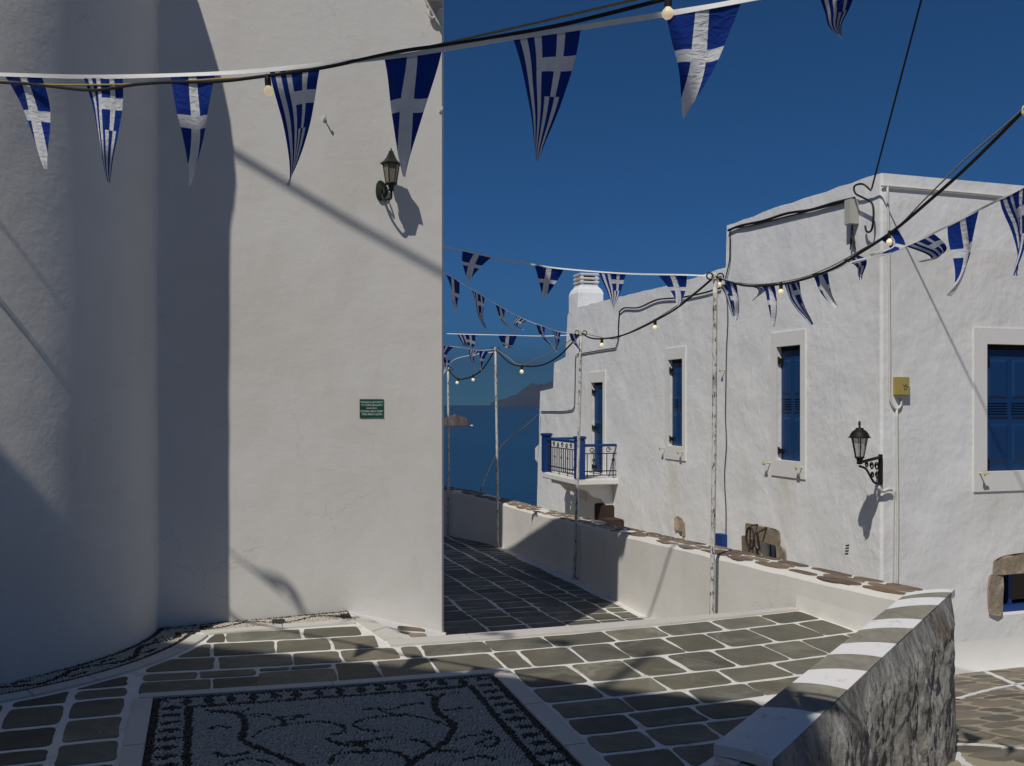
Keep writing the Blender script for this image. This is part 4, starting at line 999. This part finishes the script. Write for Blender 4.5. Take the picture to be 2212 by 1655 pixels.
for (u, v), lab in (((700,258),'small pale wall hook high on the tall white wall left of the lantern'),((951,240),'pale wall hook at the edge of the tall white wall above the lantern')):
    p = onF(u, v); b = MB(); b.tube(catmull([p, p+fn*.03, p+fn*.05+fz*-.005, p+fn*.055+fz*.02], 4), .006, 6); b.obox(p+fn*.004, fx*.012, fn*.004, fz*.012)
    o = b.build('wall_hook', 'pvc'); tag(o, lab, 'hook')
br = tag(empty('scroll_bracket', onF(940, 20)), 'grey wrought iron scroll bracket under a board at the top of the tall wall corner', 'bracket')
def fl(pts, off=.03): return catmull([onF(u, v, off) for u, v in pts], 6)
for P in ([(918,-6),(928,16),(938,34),(947,50),(956,58)], [(926,20),(928,34),(934,40),(940,36)], [(956,16),(947,20),(943,30),(946,40)]):
    b = MB(); b.tube(fl(P), .012, 6); b.build('scroll', 'pvc', br, smooth=True)
b = MB(); p, q = onF(916, -6, .02), onF(975, -6, .02); b.add([p, q, q+fn*.25, p+fn*.25, *[x+fz*.03 for x in (p, q, q+fn*.25, p+fn*.25)]], [(0,1,2,3),(7,6,5,4),(0,4,5,1),(1,5,6,2),(2,6,7,3),(3,7,4,0)]); b.build('board', 'terracotta', br)

# ------------------------------------------------------------------ poles on the path
POLE = []
def pole(base, top, d, lab):
    p0 = at(*base, d); p1 = at(*top, d); p0.z = path_z(p0.x, p0.y)-.02
    t = empty('light_pole', p0); tag(t, lab, 'pole', 'string light poles along the path wall')
    b = MB(); mid = p0.lerp(p1, .5)+Vector((.008, 0, 0)); b.tube(catmull([p0, mid, p1], 5), .021, 10); b.build('shaft', 'pole_paint', t, smooth=True)
    b = MB(); b.tube([p0+Vector((0,0,.0)), p0+Vector((0,0,.05))], .045, 10); b.build('foot', 'pole_paint', t)
    for sx in (-1, 1):
        b = MB(); c_ = p1+Vector((sx*.055, 0, .0)); b.tube([c_+Vector((.03*math.cos(a), 0, .03*math.sin(a))) for a in [2*math.pi*k/12 for k in range(13)]], .007, 5); b.build('eye_ring', 'iron_rust', t)
    b = MB(); b.lathe(p1-Vector((0,0,.03)), [(.03,0),(.03,.04),(.015,.06),(.004,.065)], 8); b.build('finial', 'pole_paint', t)
    POLE.append(p1); return p1
PA = pole((1536,1325), (1545,597), 8.10, 'tall peeling white pole against the path wall beside the whitewashed house window')
PB = pole((1241,1252), (1255,719), 12.35, 'peeling pole standing in front of the blue balcony posts')
PC = pole((1075,1192), (1070,754), 15.9, 'whitewashed pole standing against the sea between balcony and tall wall')
PD = pole((967,1140), (968,797), 17.7, 'slim dark pole farthest down the path beside the tall wall edge')

# ------------------------------------------------------------------ bunting, ropes, light strings
def ribbon(name, pts, wd, mat, lab, cat):
    C = catmull(pts, 8); b = MB(); V = []
    for k, p in enumerate(C):
        tw = .25*math.sin(k*.35)+.2*math.sin(k*.11); t = (C[min(k+1, len(C)-1)]-C[max(k-1, 0)]).normalized(); s_ = t.cross(Vector((0,0,1))).normalized()
        u_ = (Vector((0,0,1))*math.cos(tw)+s_*math.sin(tw))*wd*.5; n_ = t.cross(u_).normalized()*.0012
        V += [p+u_+n_, p-u_+n_, p-u_-n_, p+u_-n_]
    m = len(C); b.add(V, [(4*k+i, 4*k+(i+1)%4, 4*k+4+(i+1)%4, 4*k+4+i) for k in range(m-1) for i in range(4)]+[(0,1,2,3),(4*m-1,4*m-2,4*m-3,4*m-4)])
    o = b.build(name, mat); tag(o, lab, cat); return C
def flag(tl, tr, tip, striped, bow=0.0, wave=.012, fold=0.0, seed=0, lab='', group=''):
    """cloth triangle with folds; bow pushes its middle sideways, fold rolls it out of plane"""
    tl, tr, tip = Vector(tl), Vector(tr), Vector(tip); rg = random.Random(seed); n, m = 18, 10
    e = tr-tl; w_ = e.length; dn_ = tip-(tl+tr)/2; nrm = e.cross(dn_).normalized(); ex = e.normalized()
    ph = rg.uniform(0, 6.3); V = []; UV = []
    for r_ in range(n+1):
        v = r_/n
        for k in range(m+1):
            u = k/m; p = tl.lerp(tr, u).lerp(tip, v)
            x = (u-.5)*(1-v)
            off = wave*math.sin(u*7*(.6+.4*(1-v))+ph+v*2.2)*min(1, v*3)*(1-.4*v)+wave*1.2*math.sin(v*5.0+ph)*v
            off += fold*math.sin(v*math.pi*1.0)*w_*1.2+fold*x*math.sin(v*3)*.8*w_
            p = p+nrm*off+ex*(bow*math.sin(v*math.pi)*w_)+ex*(wave*.8*math.sin(v*9+ph)*v*(1-v))
            V.append(p); UV.append((u if striped else .5+x*1.0, v))
    F = [(r_*(m+1)+k, r_*(m+1)+k+1, (r_+1)*(m+1)+k+1, (r_+1)*(m+1)+k) for r_ in range(n) for k in range(m)]
    me = bpy.data.meshes.new('pennant'); me.from_pydata([tuple(p) for p in V], [], F); uvl = me.uv_layers.new(name='UVMap')
    for lp_ in me.loops: uvl.data[lp_.index].uv = UV[lp_.vertex_index]
    me.polygons.foreach_set('use_smooth', [True]*len(me.polygons)); me.materials.append(M['flag_stripe' if striped else 'flag_cross'])
    o = link('pennant', me); tag(o, lab, 'pennant', group); return o
def bulb(p, s=1.0, lab='', lean=(0,0,-1)):
    p = Vector(p); d = Vector(lean).normalized(); s *= .56; t = empty('light_bulb', p); tag(t, lab, 'light bulb', 'bulbs on the light strings')
    b = MB(); b.tube([p-d*.02*s, p+d*.012*s, p+d*.05*s, p+d*.055*s], [.016*s, .021*s, .020*s, .015*s], 10); b.build('socket', 'cable_black', t, smooth=False)
    b = MB(); ctr = p+d*.085*s; b.tube([p+d*.05*s]+[ctr-d*.032*s*math.cos(a) for a in [R(q) for q in (30,60,90,120,150,175)]], [.016*s]+[.032*s*math.sin(R(q)) for q in (30,60,90,120,150,175)], 14); b.build('globe', 'bulb_glass', t, smooth=True)
ORD = ['first','second','third','fourth','fifth','sixth','seventh','eighth','ninth','tenth','eleventh']
def kindname(s_): return 'blue and white striped pennant' if s_ else 'blue pennant with white cross'

# front string, passing over the square
fz_ = lambda u: 1/(.2564+.0000853*u)
def fpt(u, v): return at(u, v, fz_(u))
ribbon('bunting_ribbon', [fpt(-640,150), fpt(-300,154), fpt(0,161), fpt(200,166), fpt(420,161), fpt(580,151), fpt(830,125), fpt(960,106), fpt(1110,81), fpt(1250,60), fpt(1440,30), fpt(1600,2), fpt(1800,-42), fpt(2300,-170)], .016, 'ribbon', 'white bunting ribbon strung in front of the rounded apse wall', 'ribbon')
b = MB(); b.tube(catmull([fpt(-640,150), fpt(-300,170), fpt(0,178), fpt(95,185), fpt(200,195), fpt(290,183), fpt(360,178), fpt(470,176), fpt(560,166), fpt(700,146), fpt(860,112), fpt(960,98), fpt(1060,82), fpt(1220,52), fpt(1430,0), fpt(1650,-58), fpt(2300,-230)], 8), .0065, 8)
tag(b.build('light_cable', 'cable_black', None, True), 'thick black light cable hanging beside the front white bunting ribbon', 'cable')
b = MB(); b.tube(catmull([fpt(-640,140), fpt(-300,166), fpt(0,176), fpt(95,183), fpt(290,182), fpt(470,171), fpt(560,165), fpt(700,147), fpt(860,114), fpt(960,94), fpt(1100,63), fpt(1370,0), fpt(1700,-80), fpt(2300,-230)], 8), .0038, 6)
tag(b.build('rope', 'rope', None, True), 'thin yellow rope twisted along the front black light cable', 'rope')
FF = [((10,163),(90,166),(97,365),0),((180,167),(265,167),(234,394),1),((368,162),(465,160),(406,400),0),((582,151),(692,142),(626,402),1),((830,125),(955,108),(869,380),0),((1107,81),(1255,59),(1160,346),1),((1437,30),(1602,2),(1473,252),0),((1782,-38),(1885,-62),(1818,82),1)]
for i, (a, c_, t, st) in enumerate(FF):
    um = (a[0]+c_[0])/2; dz = fz_(um)
    flag(at(*a, fz_(a[0])), at(*c_, fz_(c_[0])), at(t[0], t[1], dz*(1.0 if i != 7 else 1.02)), st, bow=[-.06,-.02,.02,.03,-.03,.03,.04,-.25][i], wave=.013 if i != 7 else .03, fold=[.12,.05,.06,.05,.05,.06,.10,.5][i], seed=i+3,
         lab=f'large {kindname(st)}, {ORD[i]} along the front ribbon starting at the apse wall', group='pennants on the front ribbon')
bulb(at(578,168,fz_(578)), 1.0, 'lit bulb on the front cable hanging against the tall white wall', (.08,0,-1)); bulb(at(1443,-6,fz_(1443)), 1.0, 'lit bulb on the front cable hanging against open sky', (0,0,-1))

# second bunting over the square, out towards the shading house: its shadow falls on wall and paving
q0, q1 = Vector((-2.9, 6.0, 3.77)), Vector((-2.62, .12, 8.98))
b = MB(); b.tube([(-2.62,.10,7.95),(-2.62,.10,9.1)], .03, 8); tag(b.build('roof_post', 'pole_paint'), 'short post on the roof edge of the shading house holding bunting', 'post')
ribbon('bunting_ribbon', [q0.lerp(q1, k/6) for k in range(7)], .018, 'ribbon', 'white bunting ribbon from the church nave up to the shading house roof', 'ribbon')
for k in range(8):
    t = .130+.0975*k; a = q0.lerp(q1, t); c_ = q0.lerp(q1, t+.040); flag(a, c_, a.lerp(c_, .5)+Vector((.26, -.06, -.30)), k % 2, wave=.02, fold=.3, seed=40+k, lab=f'{kindname(k%2)}, {ORD[k]} from the church nave on the roof bunting', group='pennants on the roof bunting')

# right-hand cable and ribbon from the first pole
rz = lambda u: 1/(.1225+.000197*(u-1545))
def rpt(u, v): return at(u, v, rz(u))
b = MB(); b.tube(catmull([PA, rpt(1580,610), rpt(1620,618), rpt(1687,614), rpt(1740,602), rpt(1800,580), rpt(1860,545), rpt(1932,497), rpt(2000,440), rpt(2090,360), rpt(2212,238), rpt(2320,120)], 8), .0085, 8); tag(b.build('light_cable', 'cable_black', None, True), 'black light cable rising from the peeling pole in front of the whitewashed house', 'cable')
b = MB(); b.tube(catmull([PA, rpt(1580,608), rpt(1640,614), rpt(1720,603), rpt(1790,578), rpt(1860,540), rpt(1934,494), rpt(2000,428), rpt(2090,340), rpt(2212,234), rpt(2320,110)], 8), .004, 6); tag(b.build('rope', 'rope_grey', None, True), 'thin pale rope beside the cable in front of the whitewashed house', 'rope')
b = MB(); c_ = rpt(2212, 236); b.lathe(c_-Vector((0,0,.03)), [(.004,0),(.010,.01),(.011,.03),(.005,.045)], 8); tag(b.build('rope_knot', 'cream_peg'), 'pale knot where the rope is tied to the cable above the house roof', 'knot')
ribbon('bunting_ribbon', [PA, rpt(1600,612), rpt(1700,612), rpt(1780,590), rpt(1850,563), rpt(1905,552), rpt(1960,530), rpt(2008,508), rpt(2060,482), rpt(2106,458), rpt(2165,428), rpt(2215,402), rpt(2320,340)], .010, 'ribbon', 'thin white bunting ribbon in front of the whitewashed house corner', 'ribbon')
RF = [((1551,614),(1576,615),(1582,684),1,.1,.2),((1569,609),(1588,612),(1584,692),0,.25,.2),((1599,617),(1626,617),(1631,648),1,-.1,.6),((1650,617),(1670,617),(1663,705),0,.35,.2),((1697,613),(1723,608),(1747,704),1,-.3,.2),((1757,592),(1783,586),(1799,666),0,-.2,.2),((1825,561),(1852,553),(1866,602),1,-.45,.5),((1905,514),(1933,497),(1886,556),0,.55,.7),((1961,528),(2009,507),(1989,566),1,.1,.75),((2054,486),(2107,459),(2048,639),0,.12,.25),((2167,427),(2218,402),(2204,596),1,-.2,.25)]
for i, (a, c_, t, st, bw, fo) in enumerate(RF):
    um = (a[0]+c_[0])/2; ex_ = (c_[0]-a[0])*.14; ey_ = (c_[1]-a[1])*.14; a = (a[0]-ex_, a[1]-ey_); c_ = (c_[0]+ex_, c_[1]+ey_)
    flag(rpt(*a), rpt(*c_), at(t[0], t[1], rz(um)*.99), st, bow=bw*.6, wave=.02, fold=fo*.35, seed=60+i, lab=f'wind-blown {kindname(st)}, {ORD[i]} from the peeling pole towards the house corner', group='pennants in front of the whitewashed house')
bulb(rpt(1556,600), 1.25, 'lit bulb hanging right beside the top of the peeling pole'); bulb(rpt(1687,614), 1.2, 'lit bulb on the cable over the first blue shuttered side window'); bulb(rpt(1922,503), 1.1, 'lit bulb caught in a twisted pennant at the house corner')

# back ribbon from the first pole to the tall building
az_ = lambda u: 8.1+.9*(1545-u)/600
def apt(u, v): return at(u, v, az_(u))
ribbon('bunting_ribbon', [PA, apt(1480,594), apt(1350,591), apt(1218,581), apt(1155,572), apt(1060,555), apt(999,541), apt(940,528), apt(892,517)], .014, 'ribbon', 'white bunting ribbon from the peeling pole to the side of the tall building', 'ribbon')
for i, (a, c_, t, st) in enumerate([((1422,595),(1483,594),(1464,663),0),((1292,587),(1353,590),(1325,665),1),((1155,574),(1218,581),(1174,648),0),((999,541),(1063,555),(1012,609),0)]):
    flag(apt(*a), apt(*c_), apt(*t), st, bow=[.08,0,-.03,-.12][i], wave=.012, fold=.12, seed=80+i, lab=f'{kindname(st)}, {ORD[i]} from the peeling pole towards the tall building', group='pennants between pole and tall building')
# ribbon from the second pole
bz = lambda u: 12.35-2.9*(1255-u)/300
def bpt(u, v): return at(u, v, bz(u))
ribbon('bunting_ribbon', [PB, bpt(1210,717), bpt(1177,706), bpt(1140,693), bpt(1090,668), bpt(1046,641), bpt(992,609), bpt(955,586), bpt(915,560)], .010, 'ribbon', 'white bunting ribbon falling to the pole in front of the balcony', 'ribbon')
for i, (a, c_, t, st, bw, fo) in enumerate([((1229,720),(1247,722),(1256,765),0,.1,.2),((1193,713),(1211,719),(1204,762),1,.2,.3),((1158,700),(1178,707),(1203,761),0,-.2,.3),((1116,684),(1139,693),(1128,713),1,.1,.7),((1070,658),(1091,669),(1113,722),0,-.15,.3),((1019,627),(1047,642),(1046,710),1,.25,.25),((962,590),(993,610),(988,672),0,.3,.25)]):
    flag(bpt(*a), bpt(*c_), bpt(*t), st, bow=bw*.7, wave=.018, fold=fo*.4, seed=100+i, lab=f'{kindname(st)}, {ORD[i]} from the balcony pole on the falling ribbon', group='pennants on the falling ribbon')
# level ribbon and far ribbon
lz = lambda u: 12.4
ribbon('bunting_ribbon', [PB+Vector((0,0,-.02)), at(1180,726,12.4), at(1090,724,12.4), at(1000,722,12.4), at(900,718,12.4)], .010, 'ribbon', 'level white bunting ribbon against the sky beside the balcony pole', 'ribbon')
for i, (a, c_, t, st) in enumerate([((1077,724),(1117,725),(1093,744),0),((987,722),(1027,723),(1017,747),1)]):
    flag(at(*a,12.4), at(*c_,12.4), at(*t,12.35), st, bow=0, wave=.03, fold=.7, seed=120+i, lab=f'crumpled {kindname(st)} on the level ribbon beside the balcony pole', group='pennants on the level ribbon')
cz2 = lambda u: 15.9-1.6*(1070-u)/120
ribbon('bunting_ribbon', [PC, at(1036,757,cz2(1036)), at(1000,751,cz2(1000)), at(955,746,cz2(955)), at(900,738,cz2(900))], .012, 'ribbon', 'far white bunting ribbon from the whitewashed pole to the tall building', 'ribbon')
for i, (a, c_, t, st) in enumerate([((1036,757),(1056,760),(1044,803),0),((1015,753),(1037,757),(1029,799),1),((952,745),(981,749),(967,797),0)]):
    flag(at(*a,cz2(a[0])), at(*c_,cz2(c_[0])), at(*t,cz2(t[0])), st, bow=.05, wave=.02, fold=.2, seed=130+i, lab=f'{kindname(st)}, {ORD[i]} from the whitewashed pole on the far ribbon', group='pennants on the far ribbon')
ribbon('bunting_ribbon', [PC+Vector((0,0,-.05)), at(1025,766,16.4), at(985,775,17), PD+Vector((0,0,.06))], .010, 'ribbon', 'short white ribbon between the two farthest poles', 'ribbon')
flag(at(949,776,16.8), at(972,778,16.8), at(957,812,16.8), True, .1, .02, .3, 140, 'striped pennant hanging over the farthest slim pole', 'pennants on the far ribbon')
# light cables between poles
def swag(P, r_, lab, mat='cable_black', name='light_cable'):
    b = MB(); b.tube(catmull(P, 8), r_, 8); tag(b.build(name, mat, None, True), lab, 'cable' if name != 'rope' else 'rope')
ab = lambda u: PA.x and 8.1+(12.35-8.1)*(1545-u)/290
AB = [PA]+[at(u, v, ab(u)) for u, v in ((1500,635),(1460,667),(1415,693),(1370,715),(1335,727),(1300,732),(1275,730))]+[PB]
swag(AB, .0105, 'black light cable sagging between the peeling pole and the balcony pole'); swag([PA]+[at(u, v, ab(u)) for u, v in ((1480,648),(1415,690),(1350,722),(1320,732))]+[PB], .006, 'thin rope along the cable between peeling pole and balcony pole', 'rope_grey', 'rope')
bulb(at(1415,693,ab(1415)), 1.6, 'lit bulb on the cable left of the narrow shuttered side window'); bulb(at(1300,733,ab(1300)), 1.6, 'lit bulb on the cable above the balcony door')
bc = lambda u: 12.35+(15.9-12.35)*(1255-u)/185
swag([PB]+[at(u, v, bc(u)) for u, v in ((1232,745),(1205,771),(1170,789),(1127,791),(1100,783))]+[PC], .012, 'black light cable sagging between the balcony pole and the whitewashed pole'); swag([PB]+[at(u, v, bc(u)) for u, v in ((1200,755),(1127,788),(1095,770))]+[PC], .006, 'thin pale rope between the balcony pole and the whitewashed pole', 'rope_grey', 'rope')
bulb(at(1127,791,bc(1127)), 1.9, 'lit bulb hanging against the sky beside the stepped house end')
cd = lambda u: 15.9+1.8*(1070-u)/102
swag([PC]+[at(u, v, cd(u)) for u, v in ((1055,780),(1040,800),(1022,812),(1005,818),(990,819),(978,810))]+[PD], .013, 'black light cable sagging between the two farthest poles')
bulb(at(1022,811,cd(1022)), 1.7, 'lit bulb nearer the whitewashed pole on the farthest cable'); bulb(at(990,818,cd(990)), 1.7, 'lit bulb lowest on the farthest cable', (-.3,0,-1))
# overhead wires
w0 = onX(1883, 408, HX-.06); wd_ = Vector((-.459, -1, .846))
swag([w0, w0+wd_*1.5, w0+wd_*3.5, w0+wd_*6, w0+wd_*8], .010, 'black overhead wire rising from the grey box at the house corner')
up_ = w0+wd_*8
swag([(-5.7,6.02,6.85), (-2.5,4.45,7.81), (-1.52,4.0,8.1), (1.0,2.9,8.85), (up_.x,up_.y,up_.z-.3)], .020, 'thick overhead cable high above the square from the church to a utility pole')
b = MB(); b.tube([(up_.x+.1,up_.y-.06,-1.4),(up_.x+.1,up_.y-.06,up_.z+.5)], [.14,.09], 12); tag(b.build('utility_pole', 'iron_rust'), 'tall wooden utility pole standing beside the square', 'pole')
swag([onX(1166,892,HX-.05), onX(1130,925,HX-.5), onX(1080,968,HX-1.0), (4.78, 17.6, -.15)], .012, 'thin diagonal wire from the house end down to the path wall', 'cable_grey')

# ------------------------------------------------------------------ sea, islet, far hills
SEA = -62.0
b = MB(); V = [(0, 0, SEA)]; rad = [60, 400, 1500, 5000, 15000, 34000]; nn = 64
for r_ in rad:
    for k in range(nn): V.append((r_*math.cos(2*math.pi*k/nn), r_*math.sin(2*math.pi*k/nn), SEA))
F = [(0, 1+k, 1+(k+1)%nn) for k in range(nn)]+[(1+i*nn+k, 1+(i+1)*nn+k, 1+(i+1)*nn+(k+1)%nn, 1+i*nn+(k+1)%nn) for i in range(len(rad)-1) for k in range(nn)]
b.add(V, F); tag(b.build('sea', 'sea'), kind='structure')
def massif(name, c_, ax, n, peaks, ang, seed, mat, kind=None):
    """rocky height field over an ellipse"""
    b = MB(); V = []; ca, sa = math.cos(ang), math.sin(ang)
    for j in range(n+1):
        for i in range(n+1):
            x, y = (i/n*2-1), (j/n*2-1); h = 0
            for (px, py, rr_, hh) in peaks: h = max(h, hh*max(0, 1-(((x-px)**2+(y-py)**2)**.5/rr_)**1.5))
            nv = Vector((x*3+seed, y*3, seed)); h = h*(.75+.5*noise.fractal(nv, .9, 2.1, 6)) if h > 0 else 0
            wx, wy = x*ax[0], y*ax[1]; V.append((c_[0]+wx*ca-wy*sa, c_[1]+wx*sa+wy*ca, SEA-2+max(0, h)))
    b.add(V, [(j*(n+1)+i, j*(n+1)+i+1, (j+1)*(n+1)+i+1, (j+1)*(n+1)+i) for j in range(n) for i in range(n)])
    return b.build(name, mat)
dI = 62.0*1960/45; pI = at(965, 917, dI)
o = massif('rocky_islet', (pI.x, pI.y), (80, 55), 70, [(.42,0,.5,44),(.15,.1,.45,36),(-.3,-.1,.6,40),(-.7,0,.4,26)], R(-YAW), 3.1, 'islet_rock'); tag(o, 'small reddish rocky islet rising from the sea beyond the path wall', 'islet')
dM = 24000; pM = at(1330, 872, dM)
o = massif('far_hills', (pM.x, pM.y), (3300, 2500), 80, [(.1,0,.9,1350),(-.35,0,.65,1180),(-.7,.1,.4,480),(.6,0,.6,1200)], R(-YAW), 7.7, 'far_hill'); tag(o, kind='structure')
b = MB(); p = onZ(1019, 920, SEA); b.add([p+Vector((-4,0,0)), p+Vector((4,0,0)), p+Vector((5,2,1.4)), p+Vector((-4,2,1.4)), p+Vector((-1,1,3.4)), p+Vector((2,1,3.0))], [(0,1,2,3),(3,2,5,4),(0,3,4),(1,5,2),(0,4,5,1)]); tag(b.build('white_boat', 'band_white'), 'tiny white boat on the sea beside the rocky islet', 'boat')
# hillside under the village
b = MB(); V = []
for i, (r_, z) in enumerate(((0,-3.2),(30,-4.5),(70,-30),(130,-64))):
    for k in range(40): V.append((4+r_*math.cos(2*math.pi*k/40), 8+r_*1.1*math.sin(2*math.pi*k/40), z))
b.add(V, [(i*40+k, i*40+(k+1)%40, (i+1)*40+(k+1)%40, (i+1)*40+k) for i in range(3) for k in range(40)]); tag(b.build('hillside', 'islet_rock'), kind='structure')
# sea air that fades the far hills
b = MB(); b.box((-36000,-36000,SEA-1), (36000,36000,1650)); hz = b.build('haze', 'plaster'); tag(hz, kind='stuff')
m = bpy.data.materials.new('haze_air'); m.use_nodes = True; m.node_tree.nodes.remove(m.node_tree.nodes['Principled BSDF'])
pv = m.node_tree.nodes.new('ShaderNodeVolumePrincipled'); pv.inputs['Color'].default_value = (.15,.25,.38,1); pv.inputs['Density'].default_value = 5.2e-5; pv.inputs['Anisotropy'].default_value = .2
m.node_tree.links.new(pv.outputs[0], m.node_tree.nodes['Material Output'].inputs['Volume']); hz.data.materials.clear(); hz.data.materials.append(m)
